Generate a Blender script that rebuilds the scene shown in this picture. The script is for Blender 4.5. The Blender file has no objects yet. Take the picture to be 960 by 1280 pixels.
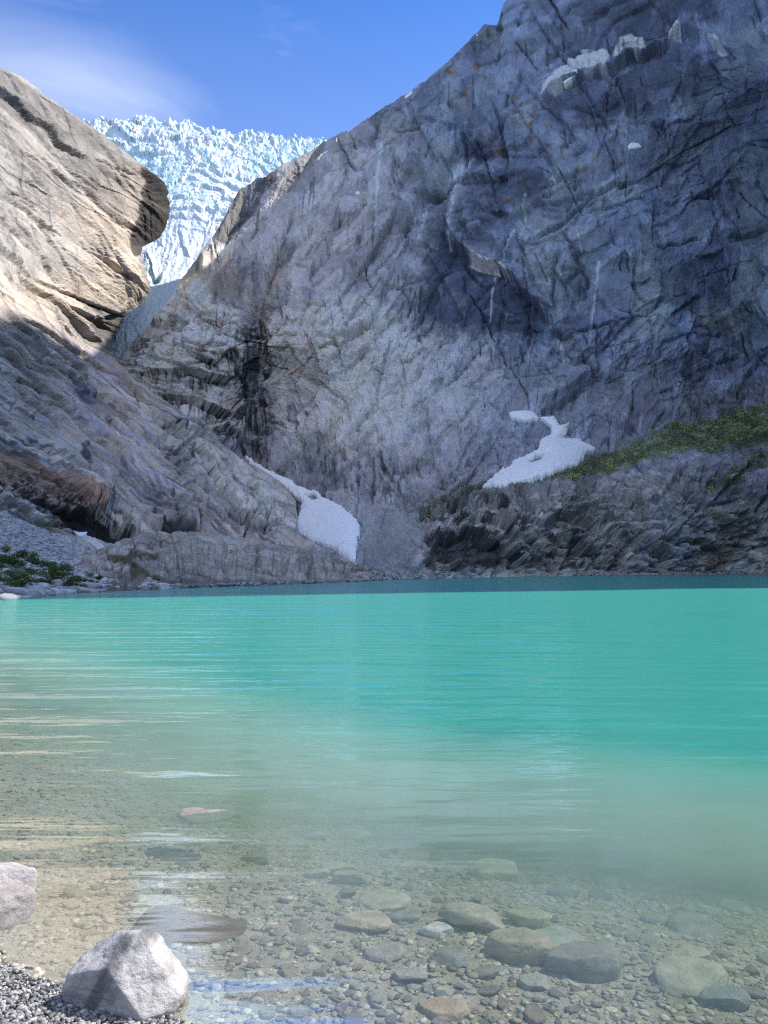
import bpy, math, random
import numpy as np
from mathutils import Vector
R = math.radians
rng = np.random.default_rng(7)
random.seed(7)
S = bpy.context.scene
C = S.collection

# ------------------------------------------------------------------ camera, light, exposure
CAM_H = 1.7
PITCH = math.atan(72 / 960)
cam_d = bpy.data.cameras.new('camera'); cam = bpy.data.objects.new('camera', cam_d); C.objects.link(cam)
cam_d.sensor_fit = 'VERTICAL'; cam_d.sensor_height = 36; cam_d.sensor_width = 27; cam_d.lens = 27.0
cam_d.clip_start = 0.05; cam_d.clip_end = 20000
cam.location = (0, 0, CAM_H); cam.rotation_euler = (math.pi / 2 + PITCH, 0, 0)
S.camera = cam
SUN_AZ, SUN_EL = R(60), R(47)              # azimuth measured from +Y towards +X
sv = Vector((math.sin(SUN_AZ) * math.cos(SUN_EL), math.cos(SUN_AZ) * math.cos(SUN_EL), math.sin(SUN_EL)))
sl = bpy.data.lights.new('sun', 'SUN'); so = bpy.data.objects.new('sun', sl); C.objects.link(so)
sl.energy = 4.4; sl.angle = R(0.53); sl.color = (1.0, 0.93, 0.84)
so.rotation_euler = (-sv).to_track_quat('-Z', 'Y').to_euler()
so.location = (0, 0, 50)
W = bpy.data.worlds.new('World'); S.world = W; W.use_nodes = True
nt = W.node_tree; nt.nodes.clear()
def nn(nt, t, **k):
    n = nt.nodes.new(t)
    for a, b in k.items():
        if hasattr(n, a): setattr(n, a, b)
    return n
def lk(nt, a, b): nt.links.new(a, b)
sky = nn(nt, 'ShaderNodeTexSky', sky_type='NISHITA', sun_disc=False, sun_elevation=SUN_EL, sun_rotation=SUN_AZ,
         altitude=600, air_density=1.0, dust_density=0.25, ozone_density=2.2)
bg = nn(nt, 'ShaderNodeBackground'); bg.inputs[1].default_value = 0.125
out = nn(nt, 'ShaderNodeOutputWorld')
tc = nn(nt, 'ShaderNodeTexCoord')
mp = nn(nt, 'ShaderNodeMapping'); mp.inputs['Rotation'].default_value = (0.25, 0.5, 0.3); mp.inputs['Scale'].default_value = (1.6, 2.0, 7.0)
lk(nt, tc.outputs['Generated'], mp.inputs[0])
cn = nn(nt, 'ShaderNodeTexNoise'); cn.inputs['Scale'].default_value = 1.5; cn.inputs['Detail'].default_value = 6; cn.inputs['Roughness'].default_value = .55; cn.inputs['Distortion'].default_value = .6
lk(nt, mp.outputs[0], cn.inputs['Vector'])
cr = nn(nt, 'ShaderNodeMapRange'); cr.inputs[1].default_value = .56; cr.inputs[2].default_value = .98; cr.inputs[3].default_value = 0; cr.inputs[4].default_value = .45
lk(nt, cn.outputs[0], cr.inputs[0])
# bright broken cloud added behind the viewer, unseen, as fill light
mp2 = nn(nt, 'ShaderNodeMapping'); mp2.inputs['Scale'].default_value = (2, 2, 4)
lk(nt, tc.outputs['Generated'], mp2.inputs[0])
cn2 = nn(nt, 'ShaderNodeTexNoise'); cn2.inputs['Scale'].default_value = 1.6; cn2.inputs['Detail'].default_value = 5
lk(nt, mp2.outputs[0], cn2.inputs['Vector'])
sp = nn(nt, 'ShaderNodeSeparateXYZ'); lk(nt, tc.outputs['Generated'], sp.inputs[0])
yr = nn(nt, 'ShaderNodeMapRange'); yr.inputs[1].default_value = 0.25; yr.inputs[2].default_value = -.3; yr.inputs[3].default_value = 0; yr.inputs[4].default_value = 1
lk(nt, sp.outputs['Y'], yr.inputs[0])
c2r = nn(nt, 'ShaderNodeMapRange'); c2r.inputs[1].default_value = .38; c2r.inputs[2].default_value = .6; c2r.inputs[3].default_value = 0; c2r.inputs[4].default_value = 1
lk(nt, cn2.outputs[0], c2r.inputs[0])
zu = nn(nt, 'ShaderNodeMapRange'); zu.inputs[1].default_value = .12; zu.inputs[2].default_value = .5; zu.inputs[3].default_value = .12; zu.inputs[4].default_value = 1; lk(nt, sp.outputs['Z'], zu.inputs[0])
yz = nn(nt, 'ShaderNodeMath', operation='MULTIPLY'); lk(nt, yr.outputs[0], yz.inputs[0]); lk(nt, zu.outputs[0], yz.inputs[1])
mu = nn(nt, 'ShaderNodeMath', operation='MULTIPLY'); lk(nt, yz.outputs[0], mu.inputs[0]); lk(nt, c2r.outputs[0], mu.inputs[1])
# a thin veil low on the left, over the ridge
dt = nn(nt, 'ShaderNodeVectorMath', operation='DOT_PRODUCT'); dt.inputs[1].default_value = Vector((-.36, .82, .50)).normalized()
lk(nt, tc.outputs['Generated'], dt.inputs[0])
dv = nn(nt, 'ShaderNodeMapRange'); dv.inputs[1].default_value = .972; dv.inputs[2].default_value = 1.0; dv.inputs[3].default_value = 0; dv.inputs[4].default_value = .7
lk(nt, dt.outputs['Value'], dv.inputs[0])
cm = nn(nt, 'ShaderNodeMapRange'); cm.inputs[1].default_value = .3; cm.inputs[2].default_value = .7; cm.inputs[3].default_value = .15; cm.inputs[4].default_value = 1
lk(nt, cn.outputs[0], cm.inputs[0])
zr = nn(nt, 'ShaderNodeMapRange'); zr.inputs[1].default_value = .52; zr.inputs[2].default_value = .575; zr.inputs[3].default_value = 1; zr.inputs[4].default_value = .12; lk(nt, sp.outputs['Z'], zr.inputs[0])
zm = nn(nt, 'ShaderNodeMath', operation='MULTIPLY'); lk(nt, dv.outputs[0], zm.inputs[0]); lk(nt, zr.outputs[0], zm.inputs[1])
m3 = nn(nt, 'ShaderNodeMath', operation='MULTIPLY'); lk(nt, zm.outputs[0], m3.inputs[0]); lk(nt, cm.outputs[0], m3.inputs[1])
hz = nn(nt, 'ShaderNodeMapRange'); hz.inputs[1].default_value = .66; hz.inputs[2].default_value = .40; hz.inputs[3].default_value = 0; hz.inputs[4].default_value = .2; lk(nt, sp.outputs['Z'], hz.inputs[0])
hx_ = nn(nt, 'ShaderNodeMath', operation='MAXIMUM'); lk(nt, cr.outputs[0], hx_.inputs[0]); lk(nt, hz.outputs[0], hx_.inputs[1])
mx1 = nn(nt, 'ShaderNodeMath', operation='MAXIMUM'); lk(nt, hx_.outputs[0], mx1.inputs[0]); lk(nt, m3.outputs[0], mx1.inputs[1])
mx2 = nn(nt, 'ShaderNodeMath', operation='MAXIMUM'); lk(nt, mx1.outputs[0], mx2.inputs[0]); lk(nt, mu.outputs[0], mx2.inputs[1])
# clear northern sky: deeper blue
tint = nn(nt, 'ShaderNodeMix', data_type='RGBA', blend_type='MULTIPLY'); tint.inputs[0].default_value = 1.0
lk(nt, sky.outputs[0], tint.inputs[6]); tint.inputs[7].default_value = (0.26, 0.60, 1.05, 1)
mxc = nn(nt, 'ShaderNodeMix', data_type='RGBA'); lk(nt, mx2.outputs[0], mxc.inputs[0]); lk(nt, tint.outputs[2], mxc.inputs[6])
mxc.inputs[7].default_value = (5.6, 6.0, 6.7, 1)
lk(nt, mxc.outputs[2], bg.inputs[0]); lk(nt, bg.outputs[0], out.inputs[0])
S.view_settings.view_transform = 'Standard'; S.view_settings.look = 'None'
S.view_settings.gamma = 1; S.view_settings.use_curve_mapping = False
S.view_settings.exposure = 0.75
S.render.engine = 'CYCLES'
cy = S.cycles
cy.use_denoising = False; cy.filter_width = 1.15
cy.max_bounces = 8; cy.diffuse_bounces = 4; cy.glossy_bounces = 3; cy.transparent_max_bounces = 8
cy.caustics_reflective = False; cy.caustics_refractive = False
cy.sample_clamp_indirect = 4

# ------------------------------------------------------------------ numpy helpers
def hsh(ix, iy, s):
    h = (ix.astype(np.int64) * 374761393 + iy.astype(np.int64) * 668265263 + s * 974634777) & 0xFFFFFFFF
    h = ((h ^ (h >> 13)) * 1274126177) & 0xFFFFFFFF
    h = ((h ^ (h >> 15)) * 2246822519) & 0xFFFFFFFF
    return h ^ (h >> 14)
def rnd(ix, iy, s): return hsh(ix, iy, s) / 4294967296.0
def pn(x, y, s=0):
    xi = np.floor(x); yi = np.floor(y); fx = x - xi; fy = y - yi
    xi = xi.astype(np.int64); yi = yi.astype(np.int64)
    ux = fx * fx * fx * (fx * (fx * 6 - 15) + 10); uy = fy * fy * fy * (fy * (fy * 6 - 15) + 10)
    def g(dx, dy):
        a = rnd(xi + dx, yi + dy, s) * 2 * np.pi
        return np.cos(a) * (fx - dx) + np.sin(a) * (fy - dy)
    a = g(0, 0); b = g(1, 0); c = g(0, 1); d = g(1, 1)
    return ((a + (b - a) * ux) * (1 - uy) + (c + (d - c) * ux) * uy) * 1.5
def fbm(x, y, s=0, o=4, g=.5):
    r = 0; a = 1; t = 0
    for i in range(o):
        r = r + a * pn(x, y, s + i * 17); t += a; a *= g; x = x * 2.03 + 11.3; y = y * 2.03 + 7.1
    return r / t
def rdg(x, y, s=0, o=3):
    r = 0; a = 1; t = 0
    for i in range(o):
        r = r + a * (1 - np.abs(pn(x, y, s + i * 13)) * 2); t += a; a *= .5; x = x * 2.1 + 3; y = y * 2.1 + 5
    return r / t
def facet(x, y, s):
    xi = np.floor(x).astype(np.int64); yi = np.floor(y).astype(np.int64)
    b1 = np.full(x.shape, 9.); b2 = np.full(x.shape, 9.); H = np.zeros(x.shape); Rn = np.zeros(x.shape)
    for dx in (-1, 0, 1):
        for dy in (-1, 0, 1):
            cx = xi + dx; cyy = yi + dy
            px = cx + rnd(cx, cyy, s); py = cyy + rnd(cx, cyy, s + 5)
            ax = x - px; ay = y - py; d = ax * ax + ay * ay
            a = rnd(cx, cyy, s + 9) * 6.283; m = rnd(cx, cyy, s + 11) * .8 + .3
            h = (np.cos(a) * ax + np.sin(a) * ay) * m
            n = d < b1
            b2 = np.where(n, b1, np.minimum(b2, d)); H = np.where(n, h, H); Rn = np.where(n, rnd(cx, cyy, s + 21), Rn)
            b1 = np.where(n, d, b1)
    return H, np.sqrt(b2) - np.sqrt(b1), Rn
def rot(x, y, deg):
    c, s_ = math.cos(R(deg)), math.sin(R(deg)); return x * c + y * s_, -x * s_ + y * c
def sst(a, b, x):
    t = np.clip((x - a) / (b - a), 0, 1); return t * t * (3 - 2 * t)
def seg_sd(u, v, pts):
    """distance to a polyline, signed by side (positive above/left of travel in the image), arc parameter 0..1"""
    best = np.full(u.shape, 1e9); sg = np.ones(u.shape); tt = np.zeros(u.shape); n = len(pts) - 1
    for i in range(n):
        x0, y0 = pts[i]; x1, y1 = pts[i + 1]; dx = x1 - x0; dy = y1 - y0; L = dx * dx + dy * dy
        t = np.clip(((u - x0) * dx + (v - y0) * dy) / L, 0, 1)
        ex = u - x0 - t * dx; ey = v - y0 - t * dy; d = ex * ex + ey * ey
        m = d < best
        cr_ = dx * (v - y0) - dy * (u - x0)
        best = np.where(m, d, best); sg = np.where(m, np.where(cr_ < 0, 1., -1.), sg); tt = np.where(m, (i + t) / n, tt)
    return np.sqrt(best), sg, tt
def poly_sd(u, v, pts):
    """signed distance to a closed polygon, positive inside"""
    ins = np.zeros(u.shape, bool); n = len(pts)
    for i in range(n):
        x0, y0 = pts[i]; x1, y1 = pts[(i + 1) % n]
        if y0 == y1: continue
        c = ((y0 > v) != (y1 > v)) & (u < (x1 - x0) * (v - y0) / (y1 - y0) + x0)
        ins ^= c
    d, _, _ = seg_sd(u, v, list(pts) + [pts[0]])
    return np.where(ins, d, -d)
def pmask(u, v, pts, soft=12, jit=8, s=3):
    bb = np.array(pts); lo = bb.min(0) - soft - jit - 2; hi = bb.max(0) + soft + jit + 2
    m = (u > lo[0]) & (u < hi[0]) & (v > lo[1]) & (v < hi[1])
    r = np.zeros(u.shape)
    if m.any():
        uu = u[m]; vv = v[m]
        d = poly_sd(uu, vv, pts) + jit * 1.6 * fbm(uu / 22, vv / 22, s, 4, .6)
        r[m] = sst(-soft * .5, soft * .5, d)
    return r
def ledge(h, u, v, pts, up, dn, wu, wd, jit=4, s=1):
    """rock above the line stands out by `up`, rock below is cut back by `dn`"""
    bb = np.array(pts); pad = 3.2 * max(wu, wd) + jit
    m = (u > bb[:, 0].min() - pad) & (u < bb[:, 0].max() + pad) & (v > bb[:, 1].min() - pad) & (v < bb[:, 1].max() + pad)
    if not m.any(): return
    uu = u[m] + jit * fbm(u[m] / 14, v[m] / 14, s, 4, .6); vv = v[m] + jit * fbm(u[m] / 14, v[m] / 14, s + 50, 4, .6)
    d, sg, t = seg_sd(uu, vv, pts)
    e = sst(0, .12, t) * sst(1, .88, t)
    sd_ = d * sg; k_ = sst(-2.2, .8, sd_); h[m] += e * .72 * (k_ * up * np.exp(-np.clip(sd_, 0, 1e6) / wu) - (1 - k_) * dn * np.exp(-np.clip(-sd_ - 1, 0, 1e6) / wd))
def crack(h, u, v, pts, depth, w, jit=4, s=1):
    bb = np.array(pts); pad = 3 * w + jit
    m = (u > bb[:, 0].min() - pad) & (u < bb[:, 0].max() + pad) & (v > bb[:, 1].min() - pad) & (v < bb[:, 1].max() + pad)
    if not m.any(): return
    uu = u[m] + jit * fbm(u[m] / 11, v[m] / 11, s, 4, .6); vv = v[m] + jit * fbm(u[m] / 11, v[m] / 11, s + 50, 4, .6)
    d, sg, t = seg_sd(uu, vv, pts)
    h[m] -= depth * np.exp(-(d / w) ** 2) * sst(0, .1, t) * sst(1, .9, t)

CRACK_SHADE = {}  # dark lines painted under the cracks, standing in for weak relief shade
def fractures(h, u, v, ju, jv, n, box, angs, L, amp, seed, wid=(5, 16), over=.65, spread=6):
    """joint planes: long, nearly straight steps in the rock, each with its own length, throw and taper"""
    g = np.random.default_rng(seed)
    for _ in range(n):
        cx = g.uniform(box[0], box[1]); cy_ = g.uniform(box[2], box[3]); an = R(angs[g.integers(len(angs))] + g.normal(0, spread))
        ln = L[0] * (L[1] / L[0]) ** g.random(); k = 5; dx, dy = math.cos(an), math.sin(an)
        if dx < 0: dx, dy = -dx, -dy
        bend = g.normal(0, .035) * ln; off = np.cumsum(g.normal(0, .025 * ln, k)); off -= off.mean()
        pts = [(cx + dx * ln * (i / (k - 1) - .5) - dy * (off[i] + bend * math.sin(math.pi * i / (k - 1))), cy_ + dy * ln * (i / (k - 1) - .5) + dx * (off[i] + bend * math.sin(math.pi * i / (k - 1)))) for i in range(k)]
        w = g.uniform(*wid) * min(1, ln / 60 + .3); a_ = .95 * amp * g.uniform(.25, 1) * (ln / L[1]) ** .35; s_ = 1 if g.random() < over else -.7
        bb = np.array(pts); pad = 2.6 * w + 3
        m = (u > bb[:, 0].min() - pad) & (u < bb[:, 0].max() + pad) & (v > bb[:, 1].min() - pad) & (v < bb[:, 1].max() + pad)
        if not m.any(): continue
        d, sg, t = seg_sd(u[m] + ju[m], v[m] + jv[m], pts); sd_ = d * sg; e = sst(0, .2, t) * sst(1, .8, t) * sst(pad, pad * .6, d); kk = sst(-1.3, .3, sd_)
        if g.random() < .7:
            sp_ = CRACK_SHADE.setdefault(h.shape, np.zeros(h.shape)); bl = sst(.3, -.6, sd_) * np.exp(-np.clip(-sd_, 0, 1e6) / g.uniform(1.2, 3.8)); sp_[m] = np.maximum(sp_[m], e * bl * g.uniform(.35, .95))
        h[m] += e * a_ * (s_ * (kk * .45 * np.exp(-np.clip(sd_, 0, 1e6) / w) - (1 - kk) * .55 * np.exp(-np.clip(-sd_, 0, 1e6) / w)) - .85 * np.exp(-(sd_ / 1.05) ** 2))
cp, spi = math.cos(PITCH), math.sin(PITCH)
def ray(u, v):
    """direction with y = 1 for photograph coordinates (960 x 1280 frame)"""
    a = (np.asarray(u, float) - 480) / 960; b = (640 - np.asarray(v, float)) / 960
    y = cp - b * spi; z = spi + b * cp
    return a / y, z / y
def pix(X, Y, Z):
    z = Z - CAM_H; f = Y * cp + z * spi; w = -Y * spi + z * cp
    return 480 + 960 * X / f, 640 - 960 * w / f
def place(u, v, Y):
    rx, rz = ray(u, v); return np.stack([rx * Y, Y + 0 * rx, CAM_H + rz * Y], -1)
def Yw(u, v, z=0.0):
    _, rz = ray(u, v); return (z - CAM_H) / rz
class TPS:
    def __init__(s, pts):
        P = np.array(pts, float); s.x = P[:, :2] / 300; n = len(P); s.lo = np.log(P[:, 2]).min() - .25; s.hi = np.log(P[:, 2]).max() + .25
        K = s.k(((s.x[:, None] - s.x[None]) ** 2).sum(-1)) + np.eye(n) * .004
        A = np.zeros((n + 3, n + 3)); A[:n, :n] = K; A[:n, n] = 1; A[:n, n + 1:] = s.x; A[n, :n] = 1; A[n + 1:, :n] = s.x.T
        s.w = np.linalg.solve(A, np.concatenate([np.log(P[:, 2]), [0, 0, 0]]))
    def k(s, r2): return r2 * np.log(r2 + 1e-12) * .5
    def __call__(s, u, v):
        u = np.asarray(u, float) / 300; v = np.asarray(v, float) / 300; n = len(s.x)
        r = s.w[n] + s.w[n + 1] * u + s.w[n + 2] * v
        for i in range(n): r = r + s.w[i] * s.k((u - s.x[i, 0]) ** 2 + (v - s.x[i, 1]) ** 2)
        return np.exp(np.clip(r, s.lo, s.hi))

# ------------------------------------------------------------------ blender helpers
def mesh_np(name, V, F, mat, cols=None, parent=None, smooth=True, link=True, extra=None):
    me = bpy.data.meshes.new(name)
    V = np.ascontiguousarray(V, dtype=np.float32).reshape(-1, 3); F = np.ascontiguousarray(F, dtype=np.int32)
    k = F.shape[1]
    me.vertices.add(len(V)); me.vertices.foreach_set('co', V.ravel())
    me.loops.add(F.size); me.loops.foreach_set('vertex_index', F.ravel())
    me.polygons.add(len(F)); me.polygons.foreach_set('loop_start', np.arange(0, F.size, k, dtype=np.int32))
    me.polygons.foreach_set('loop_total', np.full(len(F), k, np.int32))
    me.polygons.foreach_set('use_smooth', np.full(len(F), smooth))
    if cols is not None:
        a = me.attributes.new('col', 'FLOAT_COLOR', 'POINT')
        c4 = np.ones((len(V), 4), np.float32); c4[:, :3] = np.asarray(cols).reshape(-1, 3)
        a.data.foreach_set('color', c4.ravel())
    if extra:
        for k_, val in extra.items():
            a = me.attributes.new(k_, 'FLOAT', 'POINT'); a.data.foreach_set('value', np.ascontiguousarray(val, dtype=np.float32).ravel())
    me.update(calc_edges=True); me.validate()
    me.materials.append(mat)
    if not link: return me
    o = bpy.data.objects.new(name, me); C.objects.link(o)
    if parent: o.parent = parent
    return o
def grid_faces(n, m, keep=None, flip=False):
    i = np.arange(n * m).reshape(n, m)
    F = np.stack([i[:-1, :-1], i[1:, :-1], i[1:, 1:], i[:-1, 1:]], -1)
    if keep is not None:
        kk = keep[:-1, :-1] & keep[1:, :-1] & keep[1:, 1:] & keep[:-1, 1:]; F = F[kk]
    F = F.reshape(-1, 4)
    return F[:, ::-1] if flip else F
def tag(o, label=None, cat=None, group=None, kind=None):
    if label: o['label'] = label
    if cat: o['category'] = cat
    if group: o['group'] = group
    if kind: o['kind'] = kind
    return o
def mixc(c, col, m): return c * (1 - m[..., None]) + np.array(col) * m[..., None]

def rock_mat(name, scale, bump=.3, rough=.75, var=.35, spec=.4, fine=6.0):
    m = bpy.data.materials.new(name); m.use_nodes = True; t = m.node_tree; b = t.nodes['Principled BSDF']
    at = nn(t, 'ShaderNodeAttribute'); at.attribute_name = 'col'
    co = nn(t, 'ShaderNodeTexCoord')
    n1 = nn(t, 'ShaderNodeTexNoise'); n1.inputs['Scale'].default_value = scale; n1.inputs['Detail'].default_value = 8; n1.inputs['Roughness'].default_value = .65
    n2 = nn(t, 'ShaderNodeTexNoise'); n2.inputs['Scale'].default_value = scale * fine; n2.inputs['Detail'].default_value = 5; n2.inputs['Roughness'].default_value = .7
    lk(t, co.outputs['Object'], n1.inputs['Vector']); lk(t, co.outputs['Object'], n2.inputs['Vector'])
    mr = nn(t, 'ShaderNodeMapRange'); mr.inputs[1].default_value = .25; mr.inputs[2].default_value = .75; mr.inputs[3].default_value = 1 - var; mr.inputs[4].default_value = 1 + var
    lk(t, n1.outputs[0], mr.inputs[0])
    mr2 = nn(t, 'ShaderNodeMapRange'); mr2.inputs[1].default_value = .3; mr2.inputs[2].default_value = .7; mr2.inputs[3].default_value = 1 - var * .7; mr2.inputs[4].default_value = 1 + var * .7
    lk(t, n2.outputs[0], mr2.inputs[0])
    mm = nn(t, 'ShaderNodeMath', operation='MULTIPLY'); lk(t, mr.outputs[0], mm.inputs[0]); lk(t, mr2.outputs[0], mm.inputs[1])
    vm = nn(t, 'ShaderNodeVectorMath', operation='SCALE'); lk(t, at.outputs['Color'], vm.inputs[0]); lk(t, mm.outputs[0], vm.inputs['Scale'])
    lk(t, vm.outputs[0], b.inputs['Base Color'])
    b.inputs['Roughness'].default_value = rough; b.inputs['Specular IOR Level'].default_value = spec
    ad = nn(t, 'ShaderNodeMath', operation='ADD'); lk(t, n1.outputs[0], ad.inputs[0])
    m5 = nn(t, 'ShaderNodeMath', operation='MULTIPLY'); m5.inputs[1].default_value = .35; lk(t, n2.outputs[0], m5.inputs[0]); lk(t, m5.outputs[0], ad.inputs[1])
    bp = nn(t, 'ShaderNodeBump'); bp.inputs['Strength'].default_value = 1; bp.inputs['Distance'].default_value = bump
    lk(t, ad.outputs[0], bp.inputs['Height']); lk(t, bp.outputs[0], b.inputs['Normal'])
    return m
M_cliff = rock_mat('cliff_rock', .30, bump=1.3, rough=.72, var=.17, spec=.35, fine=3.2)
M_left = rock_mat('lit_cliff_rock', .5, bump=.35, rough=.8, var=.15, spec=.25, fine=3.2)
M_shore = rock_mat('shore_rock', 1.2, bump=.5, rough=.8, var=.2)
M_stone = rock_mat('stone', 9, bump=.018, rough=.6, var=.22)
M_scree = rock_mat('scree_stone', 3, bump=.05, rough=.85, var=.2)

def normals(P):
    du = np.gradient(P, axis=1); dv_ = np.gradient(P, axis=0)
    N = np.cross(du, dv_); N /= np.linalg.norm(N, axis=-1, keepdims=True) + 1e-9
    s = np.sign((N * (np.array([0, 0, CAM_H]) - P)).sum(-1, keepdims=True)); s[s == 0] = 1
    return N * s
def axis(parts):
    out_ = []
    for a, b, st in parts:
        n = max(1, int(round((b - a) / st))); out_ += list(a + (b - a) * np.arange(n) / n)
    return np.array(out_ + [parts[-1][1]])

# ================================================================== RIGHT MOUNTAIN
def wp(X, Y, Z):
    u, v = pix(X, Y, Z); return (float(u), float(v), Y)
A_ridge_w = [(81, 520, 388), (121, 475, 404), (190, 386, 424), (200, 300, 388), (187, 232, 332), (190, 166, 268), (232, 188, 256), (330, 212, 262), (480, 250, 285)]
A_water = [(440, 727), (480, 725), (540, 723), (620, 721), (700, 720), (800, 719), (880, 718.5), (960, 718)]
Apts = [(u, v, float(Yw(u, v))) for u, v in A_water]
Apts += [(700, 665, 228), (700, 612, 246), (620, 665, 200), (550, 665, 180), (550, 700, 158), (860, 665, 255), (860, 600, 276), (960, 650, 282), (960, 585, 300),
         (620, 606, 262), (740, 568, 305), (690, 540, 315), (650, 518, 325), (850, 565, 300), (850, 530, 332), (960, 570, 303), (960, 508, 338),
         (600, 500, 338), (700, 480, 342), (800, 450, 352), (960, 450, 352), (700, 300, 380), (850, 300, 372), (960, 300, 362), (700, 150, 425),
         (850, 150, 400), (960, 150, 388), (700, 0, 490), (850, 0, 436), (960, 0, 408), (640, 60, 500),
         (560, 80, 525), (500, 125, 540), (400, 180, 560), (345, 210, 530), (286, 255, 500), (240, 325, 450), (205, 372, 425), (150, 430, 398), (130, 470, 392),
         (450, 300, 440), (350, 300, 450), (560, 300, 430), (450, 430, 372), (370, 430, 378), (250, 430, 388), (200, 480, 382), (250, 540, 352), (320, 470, 408), (320, 560, 372),
         (420, 560, 320), (500, 520, 332), (385, 620, 262), (345, 592, 300), (480, 640, 200), (500, 690, 150), (540, 600, 240), (450, 600, 262), (440, 700, 138),
         (200, 600, 350), (200, 700, 300), (300, 680, 260), (140, 600, 370)]
Apts += [wp(*w) for w in A_ridge_w] + [wp(148, 232, 0), wp(150, 190, 0), wp(150, 152, 0), wp(168, 130, 0), wp(205, 128, 0), wp(300, 145, 0), wp(160, 230, 110), wp(168, 155, 120), wp(222, 155, 120), wp(165, 300, 200), wp(340, 185, 130)]
TA = TPS(Apts)
sil = [(130, 464), (146, 452), (160, 432), (190, 398), (213, 374), (224, 353), (246, 325), (258, 303), (272, 286), (282, 268), (290, 250), (301, 235), (318, 224), (338, 217), (354, 206), (380, 192), (402, 178), (440, 160),
       (470, 142), (505, 120), (530, 103), (560, 80), (585, 55), (605, 32), (630, 4)] + [tuple(map(float, pix(*w))) for w in A_ridge_w[:]]
sil = np.array(sorted(sil))
ua = axis([(130, 965, 1.3), (965, 1200, 6), (1200, 2100, 14)])
vs = np.interp(ua, sil[:, 0], sil[:, 1]); vs = vs + 3.0 * fbm(ua / 18, ua * 0, 4, 5, .6) + 2 * fbm(ua / 5, ua * 0 + 3, 4, 2)
vb = 738.0
NR = 610
w = np.linspace(0, 1, NR)[:, None]
UA = ua[None, :] + 0 * w
VA0 = vs[None, :] + w * (vb - vs[None, :])
vmid = np.maximum(-5, vs + 22); nt_out = 50
k1 = np.linspace(0, 1, nt_out, endpoint=False)[:, None]; k2 = np.linspace(0, 1, NR - nt_out)[:, None]
VA = np.concatenate([vs[None, :] + k1 * (vmid - vs)[None, :], vmid[None, :] + k2 * (vb - vmid)[None, :]])
YA = TA(UA, VA)
def A_relief(u, v):
    ju = 2.2 * fbm(u / 9, v / 9, 33, 4, .6) + 5 * fbm(u / 60, v / 60, 34, 2); jv = 2.2 * fbm(u / 9, v / 9, 43, 4, .6) + 5 * fbm(u / 60, v / 60, 44, 2)
    wu = u + ju; wv = v + jv
    low = sst(560, 640, v); butt = sst(620, 500, u + .4 * (v - 300)) * (1 - low); upw = (1 - butt) * (1 - low)
    mid = sst(385, 430, v - .1 * (u - 600)) * (1 - low); brk = np.clip(mid * .8 + low * .45, 0, 1)
    h = 20 * fbm(u / 190, v / 210, 1, 3)
    a, b = rot(wu, wv, -55); H, E, q = facet(a / 120, b / 52, 3); h += butt * (H * 20 + 5 * (q - .5)) * sst(0, .22, E)
    a, b = rot(wu, wv, -30); H, E, q = facet(a / 110, b / 66, 8); h += upw * (H * 22 + 5 * (q - .5)) * sst(0, .20, E)
    a, b = rot(wu, wv, -50); H, E, q = facet(a / 44, b / 19, 15); h += (H * 6 + 3 * (q - .5)) * (.4 + .6 * sst(0, .15, E)) * (.35 + .45 * butt + .5 * brk)
    H, E, q = facet(wu / 15, wv / 19, 17); h += (H * 3.6 + 3.4 * (q - .5)) * (.10 + .15 * butt + .8 * brk)
    H, E, q = facet(wu / 6.5, wv / 8, 19); h += (H * 1.6 + 1.8 * (q - .5)) * (.08 + .10 * butt + .75 * brk)
    a, b = rot(u, v, -22); h += .75 * fbm(a / 16, b / 3.6, 27, 4, .6) * upw
    h += .7 * fbm(u / 3.2, v / 3.2, 23, 2) + .5 * fbm(u / 8, v / 7, 24, 3)
    fractures(h, u, v, ju, jv, 95, (280, 640, 130, 600), (-58, -50, -40, 75), (40, 190), 7, 51, (6, 18))
    fractures(h, u, v, ju, jv, 120, (560, 965, -10, 470), (-35, -25, -12, 60, 78), (45, 210), 9, 52, (7, 20))
    fractures(h, u, v, ju, jv, 230, (150, 965, 150, 600), (-55, -30, 15, 70, 88), (16, 60), 7.5, 53, (3, 8), .6, 10)
    fractures(h, u, v, ju, jv, 90, (150, 330, 370, 570), (5, 12, 20, 28), (25, 130), 8, 54, (4, 10), .8, 4)
    fractures(h, u, v, ju, jv, 110, (330, 965, 400, 640), (80, 90, 65, -20, 10), (14, 70), 11, 55, (3, 9), .6, 10)
    fractures(h, u, v, ju, jv, 120, (500, 965, 600, 722), (25, 10, -15, 40, -50), (30, 170), 13, 56, (4, 11), .85, 8)
    fractures(h, u, v, ju, jv, 420, (150, 965, 0, 715), (-55, -35, 15, 70, 88, -80), (10, 45), 8, 57, (1.5, 4), .6, 10)
    # rotten lower walls: vertical chimneys
    mcol = sst(400, 440, v) * sst(330, 380, u) * sst(760, 700, u)
    h += mcol * (2.6 * rdg(wu / 20, wv / 60, 71, 3) + 3.2 * (facet(wu / 12, wv / 30, 73)[0]) + 2.4 * (facet(wu / 9, wv / 24, 74)[2] - .5))
    # great roofs
    ledge(h, u, v, [(678, 134), (690, 121), (708, 108), (730, 98), (755, 84), (778, 72), (800, 60), (818, 50), (850, 47), (882, 50), (905, 58), (928, 78)], 14, 13, 26, 22, 4, 5)
    ledge(h, u, v, [(592, 210), (572, 235), (560, 262), (555, 290), (572, 312), (600, 326), (625, 338), (645, 352), (662, 372), (678, 392), (700, 412)], 17, 16, 30, 26, 5, 6)
    ledge(h, u, v, [(595, 160), (585, 175), (600, 190), (640, 178), (670, 165)], 4, 8, 20, 14, 5, 7)
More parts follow.
